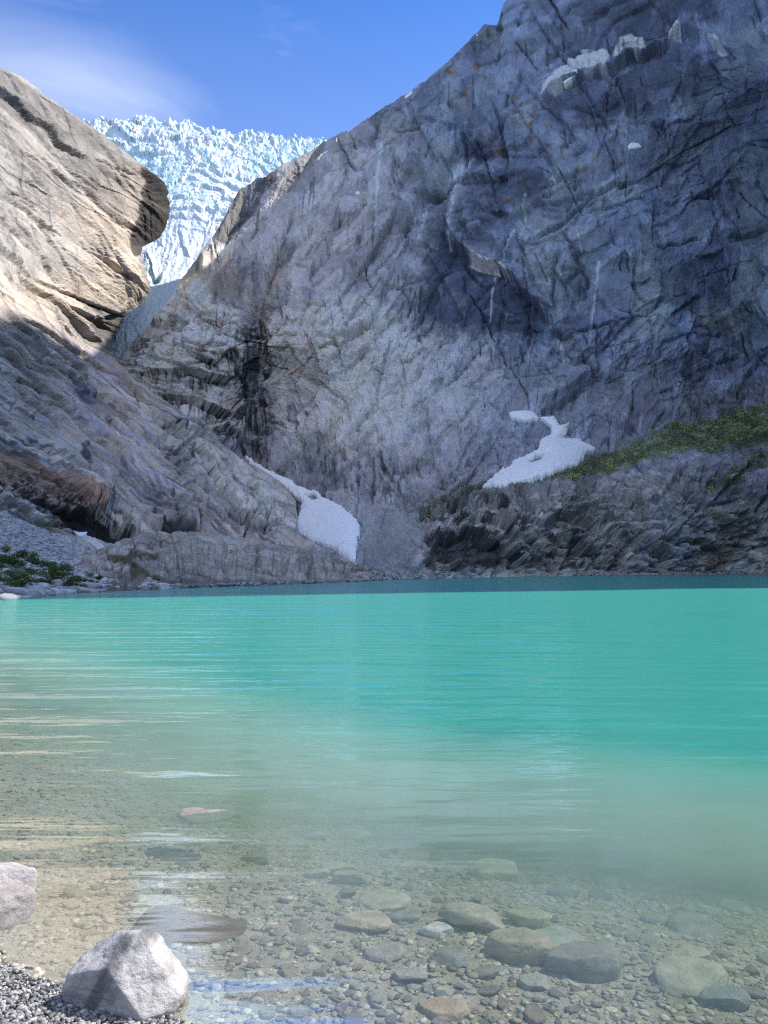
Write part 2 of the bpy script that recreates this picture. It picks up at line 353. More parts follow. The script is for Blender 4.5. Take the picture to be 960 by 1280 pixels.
    ledge(h, u, v, [(610, 262), (640, 268), (670, 250), (690, 235)], 4, 6, 16, 14, 5, 8)
    ledge(h, u, v, [(690, 430), (720, 446), (750, 430), (770, 400)], 5, 6, 14, 10, 4, 9)
    ledge(h, u, v, [(790, 402), (788, 360), (792, 330), (785, 300), (770, 280), (740, 268), (700, 262)], 5, 5, 12, 10, 5, 10)
    ledge(h, u, v, [(830, 250), (860, 246), (900, 232), (930, 222)], 4, 6, 12, 9, 4, 11)
    ledge(h, u, v, [(935, 60), (900, 90), (925, 110), (955, 120)], 4, 5, 12, 9, 5, 12)
    ledge(h, u, v, [(925, 170), (932, 200), (930, 225)], 3, 6, 9, 7, 3, 13)
    ledge(h, u, v, [(690, 200), (720, 160), (760, 150), (830, 160), (880, 140)], 3, 5, 16, 12, 5, 14)
    ledge(h, u, v, [(500, 160), (540, 150), (575, 160), (590, 172)], 3, 6, 12, 10, 4, 15)
    for k, p in enumerate([[(700, 280), (712, 300), (720, 330), (735, 350), (730, 380)], [(820, 310), (845, 305), (880, 300)], [(560, 230), (530, 250), (500, 300), (470, 340), (440, 350)],
                           [(650, 300), (660, 330), (668, 360)], [(430, 200), (455, 215), (460, 250), (452, 270)], [(385, 345), (410, 320), (435, 300), (470, 290)],
                           [(320, 360), (350, 330), (380, 300), (392, 285)], [(340, 420), (350, 380), (365, 340)], [(395, 420), (440, 425), (455, 415)], [(370, 470), (400, 480), (430, 500), (440, 530)],
                           [(480, 500), (520, 470), (528, 450)], [(880, 190), (890, 230), (900, 290)], [(855, 420), (870, 440), (900, 450), (930, 440)], [(740, 200), (700, 220), (670, 232)]]):
        crack(h, u, v, p, 7, 2.3, 5, 80 + k)
    # wet gully and the tiered slabs on its left
    crack(h, u, v, [(345, 290), (325, 340), (312, 390), (316, 450), (318, 500), (312, 560), (335, 600)], 16, 11, 9, 101)
    ledge(h, u, v, [(300, 432), (280, 440), (268, 455), (255, 450), (232, 440)][::-1], 6, 12, 14, 7, 3, 102)
    ledge(h, u, v, [(160, 466), (185, 471), (222, 464), (250, 470), (280, 476), (300, 466)], 6, 9, 14, 6, 3, 103)
    ledge(h, u, v, [(195, 492), (215, 500), (240, 505), (262, 514), (290, 518), (308, 515)], 7, 11, 14, 6, 3, 104)
    ledge(h, u, v, [(240, 528), (262, 536), (285, 542), (310, 545)], 5, 9, 12, 6, 3, 105)
    ledge(h, u, v, [(150, 440), (180, 425), (215, 432), (250, 442)], 3, 4, 10, 6, 3, 106)
    ledge(h, u, v, [(190, 398), (225, 402), (262, 392), (295, 396)], 3, 5, 10, 6, 3, 107)
    ledge(h, u, v, [(335, 380), (300, 380), (250, 385)][::-1], 3, 4, 9, 6, 3, 108)
    # pillar tops in front of the wall (ragged crest from 430,380 to 960,430)
    ledge(h, u, v, [(960, 470), (880, 452), (845, 430), (800, 470), (765, 478), (740, 470), (715, 455), (695, 410), (680, 420), (655, 440), (615, 410), (600, 415), (560, 425), (525, 418), (500, 400), (470, 382), (430, 378), (395, 395)], 7, 3, 16, 14, 5, 109)
    # black caves in the lower rocks by the water
    for k, (p, a_, b_) in enumerate([([(530, 664), (545, 672), (580, 668), (615, 678), (640, 694), (660, 712)], 7, 19), ([(560, 634), (590, 625), (612, 628), (640, 640)], 5, 12), ([(640, 648), (680, 652), (705, 640), (740, 632), (775, 640)], 5, 8),
                                     ([(700, 634), (730, 640), (755, 655), (775, 672), (795, 690)], 6, 16), ([(690, 665), (720, 676), (745, 690), (770, 706)], 5, 12), ([(840, 682), (858, 672), (880, 676), (895, 694)], 5, 12),
                                     ([(800, 620), (830, 632), (850, 650)], 4, 7), ([(910, 600), (935, 620), (960, 628)], 4, 7), ([(905, 655), (930, 648), (960, 652)], 4, 7), ([(575, 655), (610, 655), (650, 668), (680, 690)], 4, 9)]):
        ledge(h, u, v, p, a_ * 1.5, b_ * 1.3, 14, 9, 5, 120 + k)
    h += sst(600, 640, v) * sst(505, 545, u) * (6 * (rdg(wu / 48, wv / 30, 131, 4) - .4) + 9 * facet(*[q_ / np.array(34.) for q_ in rot(wu, wv * 1.7, 28)], 133)[0] + 2.5 * (facet(wu / 26, wv / 14, 134)[2] - .5))
    # loose scree apron
    sc_ = pmask(u, v, [(448, 640), (470, 625), (510, 640), (535, 655), (520, 700), (535, 722), (450, 724)], 14, 6)
    h = h * (1 - .8 * sc_) + sc_ * 2.0 * facet(u / 3.6, v / 3, 141)[2]
    fade = pmask(u, v, [(600, 612), (640, 590), (740, 565), (830, 540), (980, 505), (980, 572), (880, 576), (790, 596), (700, 606)], 30, 6)
    h *= 1 - .6 * fade
    # calm at the waterline
    return h
hA = A_relief(UA, VA)
PA0 = place(UA, VA, YA)
NA = normals(PA0)
scA = (YA / 960)[..., None]
edge_f = (sst(0, 14, VA - vs[None, :]) * .8 + .2)
PA = PA0 + NA * hA[..., None] * scA * edge_f[..., None]
def A_color(u, v):
    n = lambda sx, sy, s, o=4: fbm(u / sx, v / sy, s, o, .6)
    c = np.zeros(u.shape + (3,)) + np.array((.205, .20, .205))
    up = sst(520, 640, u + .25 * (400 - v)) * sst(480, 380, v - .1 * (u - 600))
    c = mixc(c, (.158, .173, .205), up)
    # greenish grey slabs with cleaner surfaces
    g = sst(.0, .28, n(75, 70, 201)) * up
    c = mixc(c, (.200, .214, .206), g * .7)
    for p in ([(640, 250), (700, 258), (735, 290), (738, 330), (720, 390), (690, 405), (668, 360), (645, 330), (650, 290)], [(782, 330), (800, 305), (830, 315), (845, 350), (835, 420), (790, 430)],
              [(490, 190), (520, 172), (560, 175), (575, 210), (555, 235), (520, 240)], [(740, 225), (790, 210), (800, 240), (760, 262)], [(930, 230), (975, 210), (975, 420), (935, 400), (920, 340)],
              [(670, 215), (700, 210), (720, 240), (680, 250)]):
        c = mixc(c, (.205, .220, .213), pmask(u, v, p, 14, 8, 205) * .8)
    # dark blue-black areas, the largest below the roofs
    for p, a in (([(690, 125), (740, 96), (800, 66), (850, 54), (900, 62), (905, 100), (860, 120), (800, 150), (720, 158), (680, 150)], .62), ([(560, 262), (560, 305), (600, 332), (640, 352), (680, 395), (695, 415), (640, 425), (560, 410), (525, 400), (530, 330), (545, 280)], .85),
                 ([(600, 215), (650, 205), (690, 215), (680, 240), (620, 262), (590, 250)], .6), ([(560, 255), (600, 250), (640, 262), (640, 300), (600, 320), (572, 305)], .35), ([(585, 160), (620, 180), (600, 200), (575, 182)], .7),
                 ([(690, 20), (760, -10), (880, -10), (900, 30), (850, 42), (800, 48), (760, 70), (720, 85), (690, 70)], .55), ([(712, 300), (735, 300), (728, 420), (705, 420)], .5), ([(800, 240), (920, 240), (910, 380), (830, 400)], .25)):
        c = mixc(c, (.068, .079, .110), pmask(u, v, p, 22, 12, 211) * min(1, a * 1.2))
    # pale fresh scars under the upper roof
    for p in ([(678, 130), (684, 112), (700, 92), (712, 72), (720, 74), (735, 62), (750, 58), (762, 66), (756, 84), (735, 96), (712, 106), (694, 120)], [(766, 68), (772, 44), (786, 38), (802, 42), (806, 56), (790, 64), (775, 70)],
              [(835, 48), (838, 40), (848, 42), (850, 50)], [(885, 52), (895, 50), (905, 62), (900, 64)]):
        st = sst(-.5, .1, fbm(u / 5, v / 40, 220, 3, .6))
        c = mixc(c, (.46, .44, .40), pmask(u, v, p, 3, 3, 221) * (.35 + .65 * st))
    c = mixc(c, (.5, .45, .38), pmask(u, v, [(580, 322), (592, 320), (605, 328), (630, 338), (636, 346), (615, 336), (592, 330)], 3, 3, 223) * .8)
    # rusty lichen and thin turf on ledges
    rr = sst(.12, .35, n(16, 12, 231))
    for p, a in (([(560, 95), (600, 60), (640, 80), (650, 120), (620, 150), (590, 130), (570, 140)], .8), ([(600, 175), (615, 150), (660, 140), (700, 145), (690, 165), (650, 172), (612, 190)], 1.1), ([(618, 222), (650, 222), (655, 245), (640, 262), (620, 248)], 1.2),
                 ([(860, 390), (930, 385), (925, 420), (880, 410)], .8), ([(540, 110), (590, 60), (620, 40), (600, 90), (560, 130)], .9), ([(700, 190), (790, 188), (800, 200), (720, 205)], .7)):
        c = mixc(c, (.22, .125, .06), np.clip(pmask(u, v, p, 16, 10, 233) * a * rr, 0, 1))
    # pale buttress, slabs
    c = mixc(c, (.30, .285, .27), pmask(u, v, [(335, 420), (370, 385), (430, 372), (480, 385), (525, 415), (530, 455), (505, 500), (470, 540), (430, 570), (380, 570), (345, 520), (330, 470)], 30, 14, 241) * .85)
    c = mixc(c, (.235, .215, .205), pmask(u, v, [(200, 380), (290, 262), (345, 215), (450, 160), (520, 150), (500, 230), (440, 330), (330, 370)], 40, 16, 242) * .8)
    c = mixc(c, (.36, .335, .30), pmask(u, v, [(130, 470), (205, 372), (240, 345), (290, 380), (305, 420), (300, 470), (310, 540), (250, 550), (190, 500)], 16, 8, 243) * .85)
    c = mixc(c, (.42, .34, .25), pmask(u, v, [(200, 385), (285, 285), (300, 300), (250, 365), (215, 388)], 14, 8, 244) * .5)
    # lower rocks, more brown
    lw = sst(560, 620, v + .1 * (u - 700)) * sst(500, 560, u)
    c = mixc(c, (.20, .185, .17), lw)
    c = mixc(c, (.33, .32, .30), lw * sst(.05, .3, n(20, 9, 246)) * .7)
    c = mixc(c, (.12, .135, .175), pmask(u, v, [(790, 720), (800, 650), (830, 600), (880, 580), (960, 590), (960, 640), (900, 660), (880, 700), (850, 720)], 25, 14, 247) * .6 * sst(-.2, .2, n(24, 18, 248)))
    c = mixc(c, (.03, .03, .034), pmask(u, v, [(530, 650), (600, 622), (700, 636), (780, 660), (800, 716), (530, 716)], 25, 12, 252) * sst(.02, .22, fbm(u / 22, v / 9, 253, 4, .6)) * .85)  # cave darkness painted into the rock as black blotches
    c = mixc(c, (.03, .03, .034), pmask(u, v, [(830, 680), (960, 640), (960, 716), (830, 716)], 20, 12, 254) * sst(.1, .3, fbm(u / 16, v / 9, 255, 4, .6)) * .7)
    c = mixc(c, (.012, .012, .013), pmask(u, v, [(530, 668), (580, 668), (625, 680), (645, 705), (600, 712), (550, 700)], 8, 7, 249) * .75)  # shade of the biggest cave mouth painted black
    # outcrop beside the ice
    c = mixc(c, (.07, .065, .065), pmask(u, v, [(270, 300), (262, 270), (290, 220), (350, 205), (345, 225), (325, 245), (305, 270), (285, 296)], 7, 6, 251) * .88)
    # vertical water streaks, dark and pale
    tilt = u + .10 * (v - 300)
    st = fbm(tilt / 4.5, v / 95, 261, 4, .65); sd = sst(.12, .42, st)
    sm = sst(-.15, .25, n(60, 50, 262))
    c = mixc(c, (.055, .06, .085), sd * sm * .75 * sst(640, 560, v))
    st2 = fbm(tilt / 3.2, v / 60, 265, 3, .6)
    c = mixc(c, (.36, .37, .38), sst(.30, .6, st2) * sst(-.05, .3, n(70, 50, 266)) * .5 * sst(560, 430, v))
    for (x0, y0, x1, y1, ww) in ((573, 235, 560, 300, 5), (562, 215, 585, 190, 6), (640, 285, 632, 335, 2.2), (618, 345, 612, 400, 1.6), (722, 290, 728, 320, 1.4), (478, 180, 470, 290, 2.2), (532, 260, 520, 300, 2), (655, 240, 650, 300, 1.5), (700, 420, 705, 450, 3), (748, 330, 738, 420, 2)):
        d, _, t = seg_sd(u, v, [(x0, y0), (x1, y1)]); c = mixc(c, (.40, .40, .39), np.exp(-(d / (ww * (1 - .6 * t))) ** 2) * .7 * sst(-.6, .1, fbm(u / 3, v / 14, 270, 3)))
    # black wet gully and dripping stains below the slab ledges
    gm = pmask(u, v, [(302, 395), (322, 375), (336, 400), (340, 440), (334, 480), (340, 530), (330, 575), (312, 582), (300, 545), (298, 500), (304, 460), (296, 430)], 14, 14, 281)
    c = mixc(c, (.022, .022, .026), gm * sst(-.2, .2, fbm(u / 4, v / 30, 282, 4, .65)) * .85)
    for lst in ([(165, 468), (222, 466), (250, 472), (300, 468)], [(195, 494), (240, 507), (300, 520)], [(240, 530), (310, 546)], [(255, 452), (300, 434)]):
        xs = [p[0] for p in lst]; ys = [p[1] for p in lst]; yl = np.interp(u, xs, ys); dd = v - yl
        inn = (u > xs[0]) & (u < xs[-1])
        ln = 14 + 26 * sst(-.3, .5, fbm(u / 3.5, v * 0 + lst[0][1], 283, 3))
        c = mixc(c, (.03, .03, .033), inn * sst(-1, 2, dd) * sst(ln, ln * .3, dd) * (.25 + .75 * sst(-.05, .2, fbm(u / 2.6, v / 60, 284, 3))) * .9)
    dk = pmask(u, v, [(360, 560), (400, 540), (440, 580), (500, 560), (520, 600), (490, 640), (450, 620), (400, 600)], 25, 15, 286)
    c = mixc(c, (.05, .05, .055), dk * sst(.0, .25, fbm(u / 6, v / 30, 287, 4)) * .7)
    # turf
    gr = pmask(u, v, [(690, 592), (740, 572), (790, 556), (850, 535), (900, 520), (980, 502), (980, 560), (930, 560), (880, 566), (820, 572), (770, 588), (720, 598)], 14, 10, 291)
    c = mixc(c, (.085, .10, .042), gr * sst(-.45, .0, n(12, 8, 294)))
    for p, a in (([(520, 640), (560, 622), (610, 608), (605, 616), (560, 632), (530, 650)], .8), ([(880, 610), (960, 560), (960, 575), (900, 612), (870, 625)], .8), ([(840, 505), (960, 470), (960, 500), (850, 520)], .5), ([(860, 400), (930, 395), (935, 430), (890, 420)], .45),
                 ([(880, 700), (915, 688), (905, 705)], .8), ([(640, 600), (740, 578), (720, 598), (650, 606)], .7), ([(560, 560), (500, 590), (530, 560)], .5)):
        c = mixc(c, (.085, .078, .035), pmask(u, v, p, 12, 12, 292) * a * sst(-.3, .1, n(9, 6, 293)))
    sc_ = pmask(u, v, [(448, 640), (470, 625), (510, 640), (535, 655), (520, 700), (535, 722), (450, 724)], 14, 6)
    c = mixc(c, (.17, .17, .165), sc_)
    shore = sst(716, 722, v) * sst(460, 500, u)
    c = mixc(c, (.30, .30, .28), shore * .7)
    wu = u + 2.2 * fbm(u / 9, v / 9, 33, 4, .6) + 5 * fbm(u / 60, v / 60, 34, 2); wv = v + 2.2 * fbm(u / 9, v / 9, 43, 4, .6) + 5 * fbm(u / 60, v / 60, 44, 2)
    a, b = rot(wu, wv, -30); q1 = facet(a / 110, b / 66, 8)[2]; a, b = rot(wu, wv, -50); q2 = facet(a / 44, b / 19, 15)[2]; q3 = facet(wu / 15, wv / 19, 17)[2]; q4 = facet(wu / 6.5, wv / 8, 19)[2]
    c = c * (1 + .34 * (q1 - .5) + .30 * (q2 - .5) + .22 * (q3 - .5) + .16 * (q4 - .5))[..., None]
    c = mixc(c, (.36, .35, .33), pmask(u, v, [(350, 400), (430, 380), (520, 410), (620, 430), (640, 500), (560, 560), (470, 560), (400, 540)], 50, 20, 301) * .6)
    c = mixc(c, (.40, .39, .37), sst(.72, .80, q3) * sst(-.1, .2, n(40, 40, 299)) * .15 * sst(620, 540, v))
    if u.shape in CRACK_SHADE: c = mixc(c, (.03, .032, .04), CRACK_SHADE[u.shape] * (.55 + .45 * sst(-.3, .2, n(7, 7, 289))) * .85)  # painted crack shade goes into the wall colour
    c = c * (1 + .20 * n(34, 26, 295) + .16 * n(4, 4, 296, 3) + .14 * n(1.7, 1.7, 288, 2))[..., None]
    c[..., 2] *= 1 + .15 * n(40, 35, 297); c[..., 0] *= 1 + .12 * n(30, 45, 298)
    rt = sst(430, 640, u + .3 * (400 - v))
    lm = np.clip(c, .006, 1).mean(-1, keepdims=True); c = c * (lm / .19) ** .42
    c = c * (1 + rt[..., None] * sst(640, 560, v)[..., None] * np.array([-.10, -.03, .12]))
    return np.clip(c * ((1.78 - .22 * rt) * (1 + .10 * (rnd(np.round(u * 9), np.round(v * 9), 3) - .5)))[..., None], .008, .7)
cA = A_color(UA, VA)
# back of the mountain beyond the ridge
K = 26
bk = (np.arange(K, 0, -1) ** 1.6)[:, None]
hx = PA[0] - np.array([0, 0, 0]); hd = hx[:, :2] / np.linalg.norm(hx[:, :2], axis=1, keepdims=True)
back = np.empty((K, len(ua), 3))
jj = fbm(np.arange(len(ua))[None, :] / 9 + 0 * bk, bk / 9 + 0 * ua[None, :], 300, 4)
back[..., 0] = PA[0][None, :, 0] + hd[None, :, 0] * bk * .9; back[..., 1] = PA[0][None, :, 1] + hd[None, :, 1] * bk * .9
back[..., 2] = np.maximum(-8, PA[0][None, :, 2] - bk * (.55 + 3.2 * sst(400, 290, ua))[None, :] + jj * np.minimum(bk, 12) * .3)
PAall = np.concatenate([back, PA]); cAall = np.concatenate([np.repeat(cA[:1], K, 0), cA])
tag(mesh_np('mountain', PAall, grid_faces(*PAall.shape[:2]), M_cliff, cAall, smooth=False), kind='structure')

# ================================================================== LEFT MOUNTAIN
Bpts = [(0, 640, 85), (0, 560, 97), (0, 400, 150), (0, 250, 215), (0, 85, 290), (-60, 50, 290), (-60, 640, 75), (100, 150, 345), (188, 215, 400), (212, 250, 425), (203, 295, 415), (178, 312, 400), (184, 355, 400), (140, 435, 375),
        (100, 400, 295), (100, 300, 305), (100, 500, 220), (100, 600, 142), (100, 655, 122), (180, 662, 135), (180, 600, 165), (180, 500, 268), (262, 545, 285), (250, 620, 195), (335, 590, 272), (370, 640, 225), (300, 655, 168), (366, 665, 190),
        (420, 692, 152), (460, 708, 138), (250, 690, 130), (100, 720, 105), (0, 720, 75), (400, 730, 125), (-60, 300, 190)]
TB = TPS(Bpts)
eb = np.array([(20, -110), (50, -60), (85, 0), (96, 26), (104, 36), (122, 60), (150, 103), (170, 132), (185, 152), (200, 170), (215, 190), (228, 206), (240, 211), (262, 213), (280, 209), (295, 202), (303, 190), (309, 178), (318, 176), (335, 180), (355, 186), (370, 184), (382, 172), (392, 158),
               (402, 150), (415, 146), (430, 141), (445, 143), (458, 152), (475, 170), (500, 202), (520, 232), (545, 264), (560, 284), (575, 306), (590, 334), (605, 356), (625, 370), (645, 372), (660, 369), (672, 382), (690, 420), (702, 448), (712, 470), (740, 490)], float)
vb_ = axis([(22, 700, 1.25), (700, 740, 3)])
ue = np.interp(vb_, eb[:, 0], eb[:, 1]) + 4.5 * fbm(vb_ / 16, vb_ * 0, 8, 6, .65) * sst(700, 600, vb_)
MB_ = 430
ww_ = np.linspace(0, 1, MB_)[None, :]
UB = -130 + ww_ * (ue[:, None] + 130); VB = vb_[:, None] + 0 * ww_
YB = TB(UB, VB)
def B_relief(u, v):
    ju = 1.6 * fbm(u / 9, v / 9, 331, 4, .6) + 5 * fbm(u / 70, v / 70, 334, 2); jv = 1.6 * fbm(u / 9, v / 9, 341, 4, .6) + 5 * fbm(u / 70, v / 70, 344, 2)
    wu = u + ju; wv = v + jv
    up = sst(420, 340, v); pl = sst(215, 245, u - .5 * (v - 560)) * sst(530, 560, v)
    h = 17 * fbm(u / 160, v / 160, 301, 3)
    a, b = rot(wu, wv, 38); H, E, q = facet(a / 230, b / 44, 303); h += (H * 13 + 3 * (q - .5)) * sst(0, .2, E)
    H, E, q = facet(a / 120, b / 17, 304); h += (H * 3.5 + 2.6 * (q - .5)) * (.45 + .5 * (1 - up))
    H, E, q = facet(a / 50, b / 7, 305); h += (H * 1.2 + 1.3 * (q - .5)) * (.2 + .6 * (1 - up))
    h += .8 * fbm(a / 30, b / 4, 308, 4, .6) + .5 * fbm(u / 3.2, v / 3.2, 309, 2)
    fractures(h, u, v, ju, jv, 42, (-60, 200, 90, 420), (56, 48, 40), (60, 260), 4.5, 351, (6, 18), .6, 5)
    fractures(h, u, v, ju, jv, 60, (-60, 200, 130, 420), (52, 38, 80, 20), (14, 60), 3, 352, (3, 8), .6, 9)
    fractures(h, u, v, ju, jv, 90, (-60, 350, 400, 660), (40, 36, 30), (60, 300), 12, 353, (5, 16), .65, 4)
    fractures(h, u, v, ju, jv, 170, (-60, 380, 400, 670), (44, 34, 25, 85), (16, 80), 9, 354, (3, 8), .65, 8)
    fractures(h, u, v, ju, jv, 90, (215, 380, 530, 660), (30, 70, 100, -20), (14, 50), 10, 355, (3, 8), .6, 12)
    fractures(h, u, v, ju, jv, 200, (-60, 380, 400, 670), (40, 34, 75), (10, 50), 8, 356, (1.5, 4), .6, 9)
    fractures(h, u, v, ju, jv, 90, (-60, 190, 110, 400), (54, 44, 80), (14, 90), 2.5, 357, (1.5, 3), .6, 6)
    ledge(h, u, v, [(-40, 88), (0, 113), (15, 124), (32, 142), (48, 152), (62, 158), (74, 172), (95, 186), (124, 196)], 6, 9, 12, 8, 3, 371)
    for k, (p, dp, wd) in enumerate([([(72, 172), (90, 205), (108, 232), (128, 256), (146, 278), (176, 292)], 8, 3.5), ([(0, 268), (18, 288), (38, 308), (52, 322)], 8, 3), ([(-20, 222), (8, 236), (30, 246), (48, 262)], 5, 2),
                                     ([(136, 292), (140, 320), (150, 345), (154, 380)], 6, 2.2), ([(54, 318), (66, 342), (80, 362), (92, 392)], 6, 2.5), ([(36, 200), (52, 228), (62, 246)], 5, 3), ([(0, 335), (25, 355), (50, 378)], 5, 2),
                                     ([(20, 182), (60, 200), (90, 228)], 3, 2), ([(124, 196), (150, 208), (176, 218)], 5, 1.8), ([(118, 290), (128, 320), (140, 350)], 4, 1.5), ([(64, 280), (72, 300), (84, 318)], 5, 2), ([(100, 300), (120, 330), (134, 350)], 4, 1.5)]):
        crack(h, u, v, p, dp * .6, wd, 4, 380 + k)
    # dark cleft where the ice ends
    pr = pmask(u, v, [(120, 398), (160, 392), (172, 398), (150, 440), (138, 440), (128, 420)], 8, 4); h -= 9 * pr
    # big roof with cave at the foot
    ledge(h, u, v, [(-40, 596), (0, 606), (20, 616), (45, 628), (72, 636), (100, 644), (128, 648), (150, 650), (166, 658), (180, 670)], 5, 8, 14, 20, 9, 391)
    cv = pmask(u, v, [(-60, 560), (0, 570), (110, 605), (180, 640), (180, 672), (-60, 640)], 20, 8); H, E, q = facet(wu / 17, wv / 13, 402); h += cv * (7 * H + 4 * (q - .5))
    h -= 13 * pmask(u, v, [(60, 636), (104, 642), (140, 634), (165, 658), (180, 672), (130, 675), (90, 668), (66, 655)], 8, 4, 392)
    h -= 9 * pmask(u, v, [(204, 646), (214, 644), (240, 656), (252, 666), (208, 668)], 4, 2, 393)
    h += 5 * pmask(u, v, [(110, 600), (128, 592), (140, 640), (122, 650)], 8, 4, 394) * 0
    ledge(h, u, v, [(-40, 545), (0, 556), (40, 566), (80, 584), (112, 600), (128, 604)], 3, 6, 14, 9, 3, 395)
    ledge(h, u, v, [(170, 640), (205, 634), (225, 648), (250, 660), (270, 668)], 5, 7, 12, 8, 3, 396)
    ledge(h, u, v, [(140, 465), (172, 482), (196, 497), (220, 515), (240, 526)], 4, 5, 10, 9, 3, 397)
    ledge(h, u, v, [(196, 535), (205, 560), (218, 580), (240, 600), (262, 620)][::-1], 4, 6, 10, 8, 4, 398)
    ledge(h, u, v, [(0, 418), (30, 428), (55, 445), (80, 458), (110, 462)], 4, 5, 12, 9, 3, 399)
    H, E, q = facet(wu / 16, wv / 13, 401); h += pl * (5 * H + 2.5 * (q - .5))
    return h
hB = B_relief(UB, VB)
PB0 = place(UB, VB, YB); NB = normals(PB0)
inw = np.clip(ue[:, None] - UB, 0, 60)
PB = PB0 + NB * (hB * (.15 + .85 * sst(0, 26, inw)))[..., None] * (YB / 960)[..., None]
# the dark prow over the ice: an undercut face that turns away from the light
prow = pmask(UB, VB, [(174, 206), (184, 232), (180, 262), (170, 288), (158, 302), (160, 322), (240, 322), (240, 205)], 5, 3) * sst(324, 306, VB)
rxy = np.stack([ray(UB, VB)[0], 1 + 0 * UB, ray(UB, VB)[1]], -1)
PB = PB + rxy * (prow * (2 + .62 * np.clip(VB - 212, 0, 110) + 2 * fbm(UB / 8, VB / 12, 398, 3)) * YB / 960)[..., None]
def B_color(u, v):
    n = lambda sx, sy, s, o=4: fbm(u / sx, v / sy, s, o, .6)
    a, b = rot(u, v, 36)
    c = np.zeros(u.shape + (3,)) + np.array((.28, .25, .225))
    up = sst(430, 360, v - .1 * u)
    c = mixc(c, (.31, .29, .265), up)
    c = mixc(c, (.42, .35, .28), pmask(u, v, [(130, 215), (180, 212), (190, 240), (184, 280), (175, 312), (186, 360), (170, 390), (120, 395), (60, 400), (0, 400), (-60, 380), (-60, 330), (40, 350), (100, 340), (120, 300), (90, 270)], 50, 22, 411) * .8)
    c = mixc(c, (.19, .18, .17), pmask(u, v, [(0, 92), (60, 120), (100, 152), (150, 188), (120, 192), (75, 170), (40, 150), (-40, 110)], 14, 8, 412) * .6)
    c = mixc(c, (.17, .16, .155), pmask(u, v, [(70, 176), (130, 200), (160, 235), (170, 285), (130, 262), (100, 225)], 18, 10, 413) * .6)
    c = mixc(c, (.075, .068, .062), pmask(u, v, [(176, 208), (184, 226), (182, 244), (176, 266), (166, 290), (160, 312), (164, 320), (230, 320), (235, 215)], 4, 4, 414) * .92)  # shade of the prow painted over its dark brown rock
    c = mixc(c, (.05, .05, .045), pmask(u, v, [(112, 396), (160, 392), (172, 398), (150, 444), (138, 440), (124, 425)], 8, 6, 415) * .7)
    # purple-grey wet sheen and rust bands in the shaded slabs
    lo = sst(400, 450, v)
    c = mixc(c, (.19, .20, .25), lo * sst(0, .3, fbm(a / 70, b / 9, 421, 4, .6)) * .7)
    c = mixc(c, (.30, .225, .17), lo * sst(.02, .3, fbm(a / 90, b / 8, 423, 4, .6)) * .6)
    c = mixc(c, (.24, .145, .095), pmask(u, v, [(-60, 545), (0, 558), (50, 575), (110, 600), (132, 612), (130, 650), (60, 634), (0, 608), (-60, 600)], 12, 6, 424) * .85)
    c = mixc(c, (.10, .12, .17), pmask(u, v, [(85, 480), (105, 482), (128, 502), (118, 506), (92, 494)], 8, 5, 425) * .7)
    c = mixc(c, (.33, .32, .29), pmask(u, v, [(230, 540), (265, 550), (335, 592), (372, 640), (360, 668), (290, 640), (240, 590)], 25, 12, 426) * .7)
    # strike-parallel colour banding everywhere
    c = c * (1 + .22 * fbm(a / 90, b / 3.6, 431, 4, .6) + .2 * n(24, 20, 432))[..., None]
    # dark drips below the roof; shade of the cave hollows painted black
    st = sst(-.05, .2, fbm(u / 3.2, v / 60, 441, 4, .6))
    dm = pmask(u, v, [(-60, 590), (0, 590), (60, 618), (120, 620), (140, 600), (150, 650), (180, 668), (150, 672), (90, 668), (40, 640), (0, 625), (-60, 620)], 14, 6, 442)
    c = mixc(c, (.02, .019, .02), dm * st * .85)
    c = mixc(c, (.012, .011, .012), pmask(u, v, [(28, 622), (70, 634), (104, 640), (140, 636), (165, 660), (180, 672), (130, 672), (90, 666), (66, 655)], 8, 9, 443) * .95)  # cave void: its shade is colour here
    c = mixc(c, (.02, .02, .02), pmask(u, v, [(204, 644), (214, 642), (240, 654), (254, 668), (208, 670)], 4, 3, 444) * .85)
    c = mixc(c, (.03, .03, .035), pmask(u, v, [(98, 556), (108, 556), (116, 580), (108, 586)], 4, 2, 445) * .7)
    ws = fbm((u - .55 * v) / 4, v / 80, 446, 4); c = mixc(c, (.10, .11, .15), pmask(u, v, [(150, 560), (180, 570), (225, 610), (250, 650), (235, 655), (200, 620), (160, 590)], 18, 8, 447) * sst(-.1, .2, ws) * .7)
    c = mixc(c, (.10, .10, .04), pmask(u, v, [(40, 640), (90, 655), (120, 668), (60, 668)], 10, 8, 448) * .25)
    # thin dark drip lines on the lit slabs
    ws = fbm((u - .35 * v) / 3.2, v / 90, 451, 3); c = mixc(c, (.15, .14, .13), up * sst(.25, .5, ws) * .45)
    wu = u + 1.6 * fbm(u / 9, v / 9, 331, 4, .6) + 5 * fbm(u / 70, v / 70, 334, 2); wv = v + 1.6 * fbm(u / 9, v / 9, 341, 4, .6) + 5 * fbm(u / 70, v / 70, 344, 2)
    a, b = rot(wu, wv, 38); q1 = facet(a / 230, b / 44, 303)[2]; q2 = facet(a / 120, b / 17, 304)[2]; q3 = facet(a / 50, b / 7, 305)[2]
    c = c * (1 + .25 * (q1 - .5) + .30 * (q2 - .5) + .24 * (q3 - .5))[..., None]
    c = mixc(c, (.07, .065, .065), sst(.22, .36, fbm(wu * 0 + a / 120, b / 3.0, 434, 4, .55)) * (.25 + .45 * lo))  # dark bands along the strata, painted in where relief shading was weak
    c = mixc(c, (.36, .33, .30), sst(.25, .4, fbm(a / 90, b / 3.4, 435, 4, .55)) * .5 * lo)
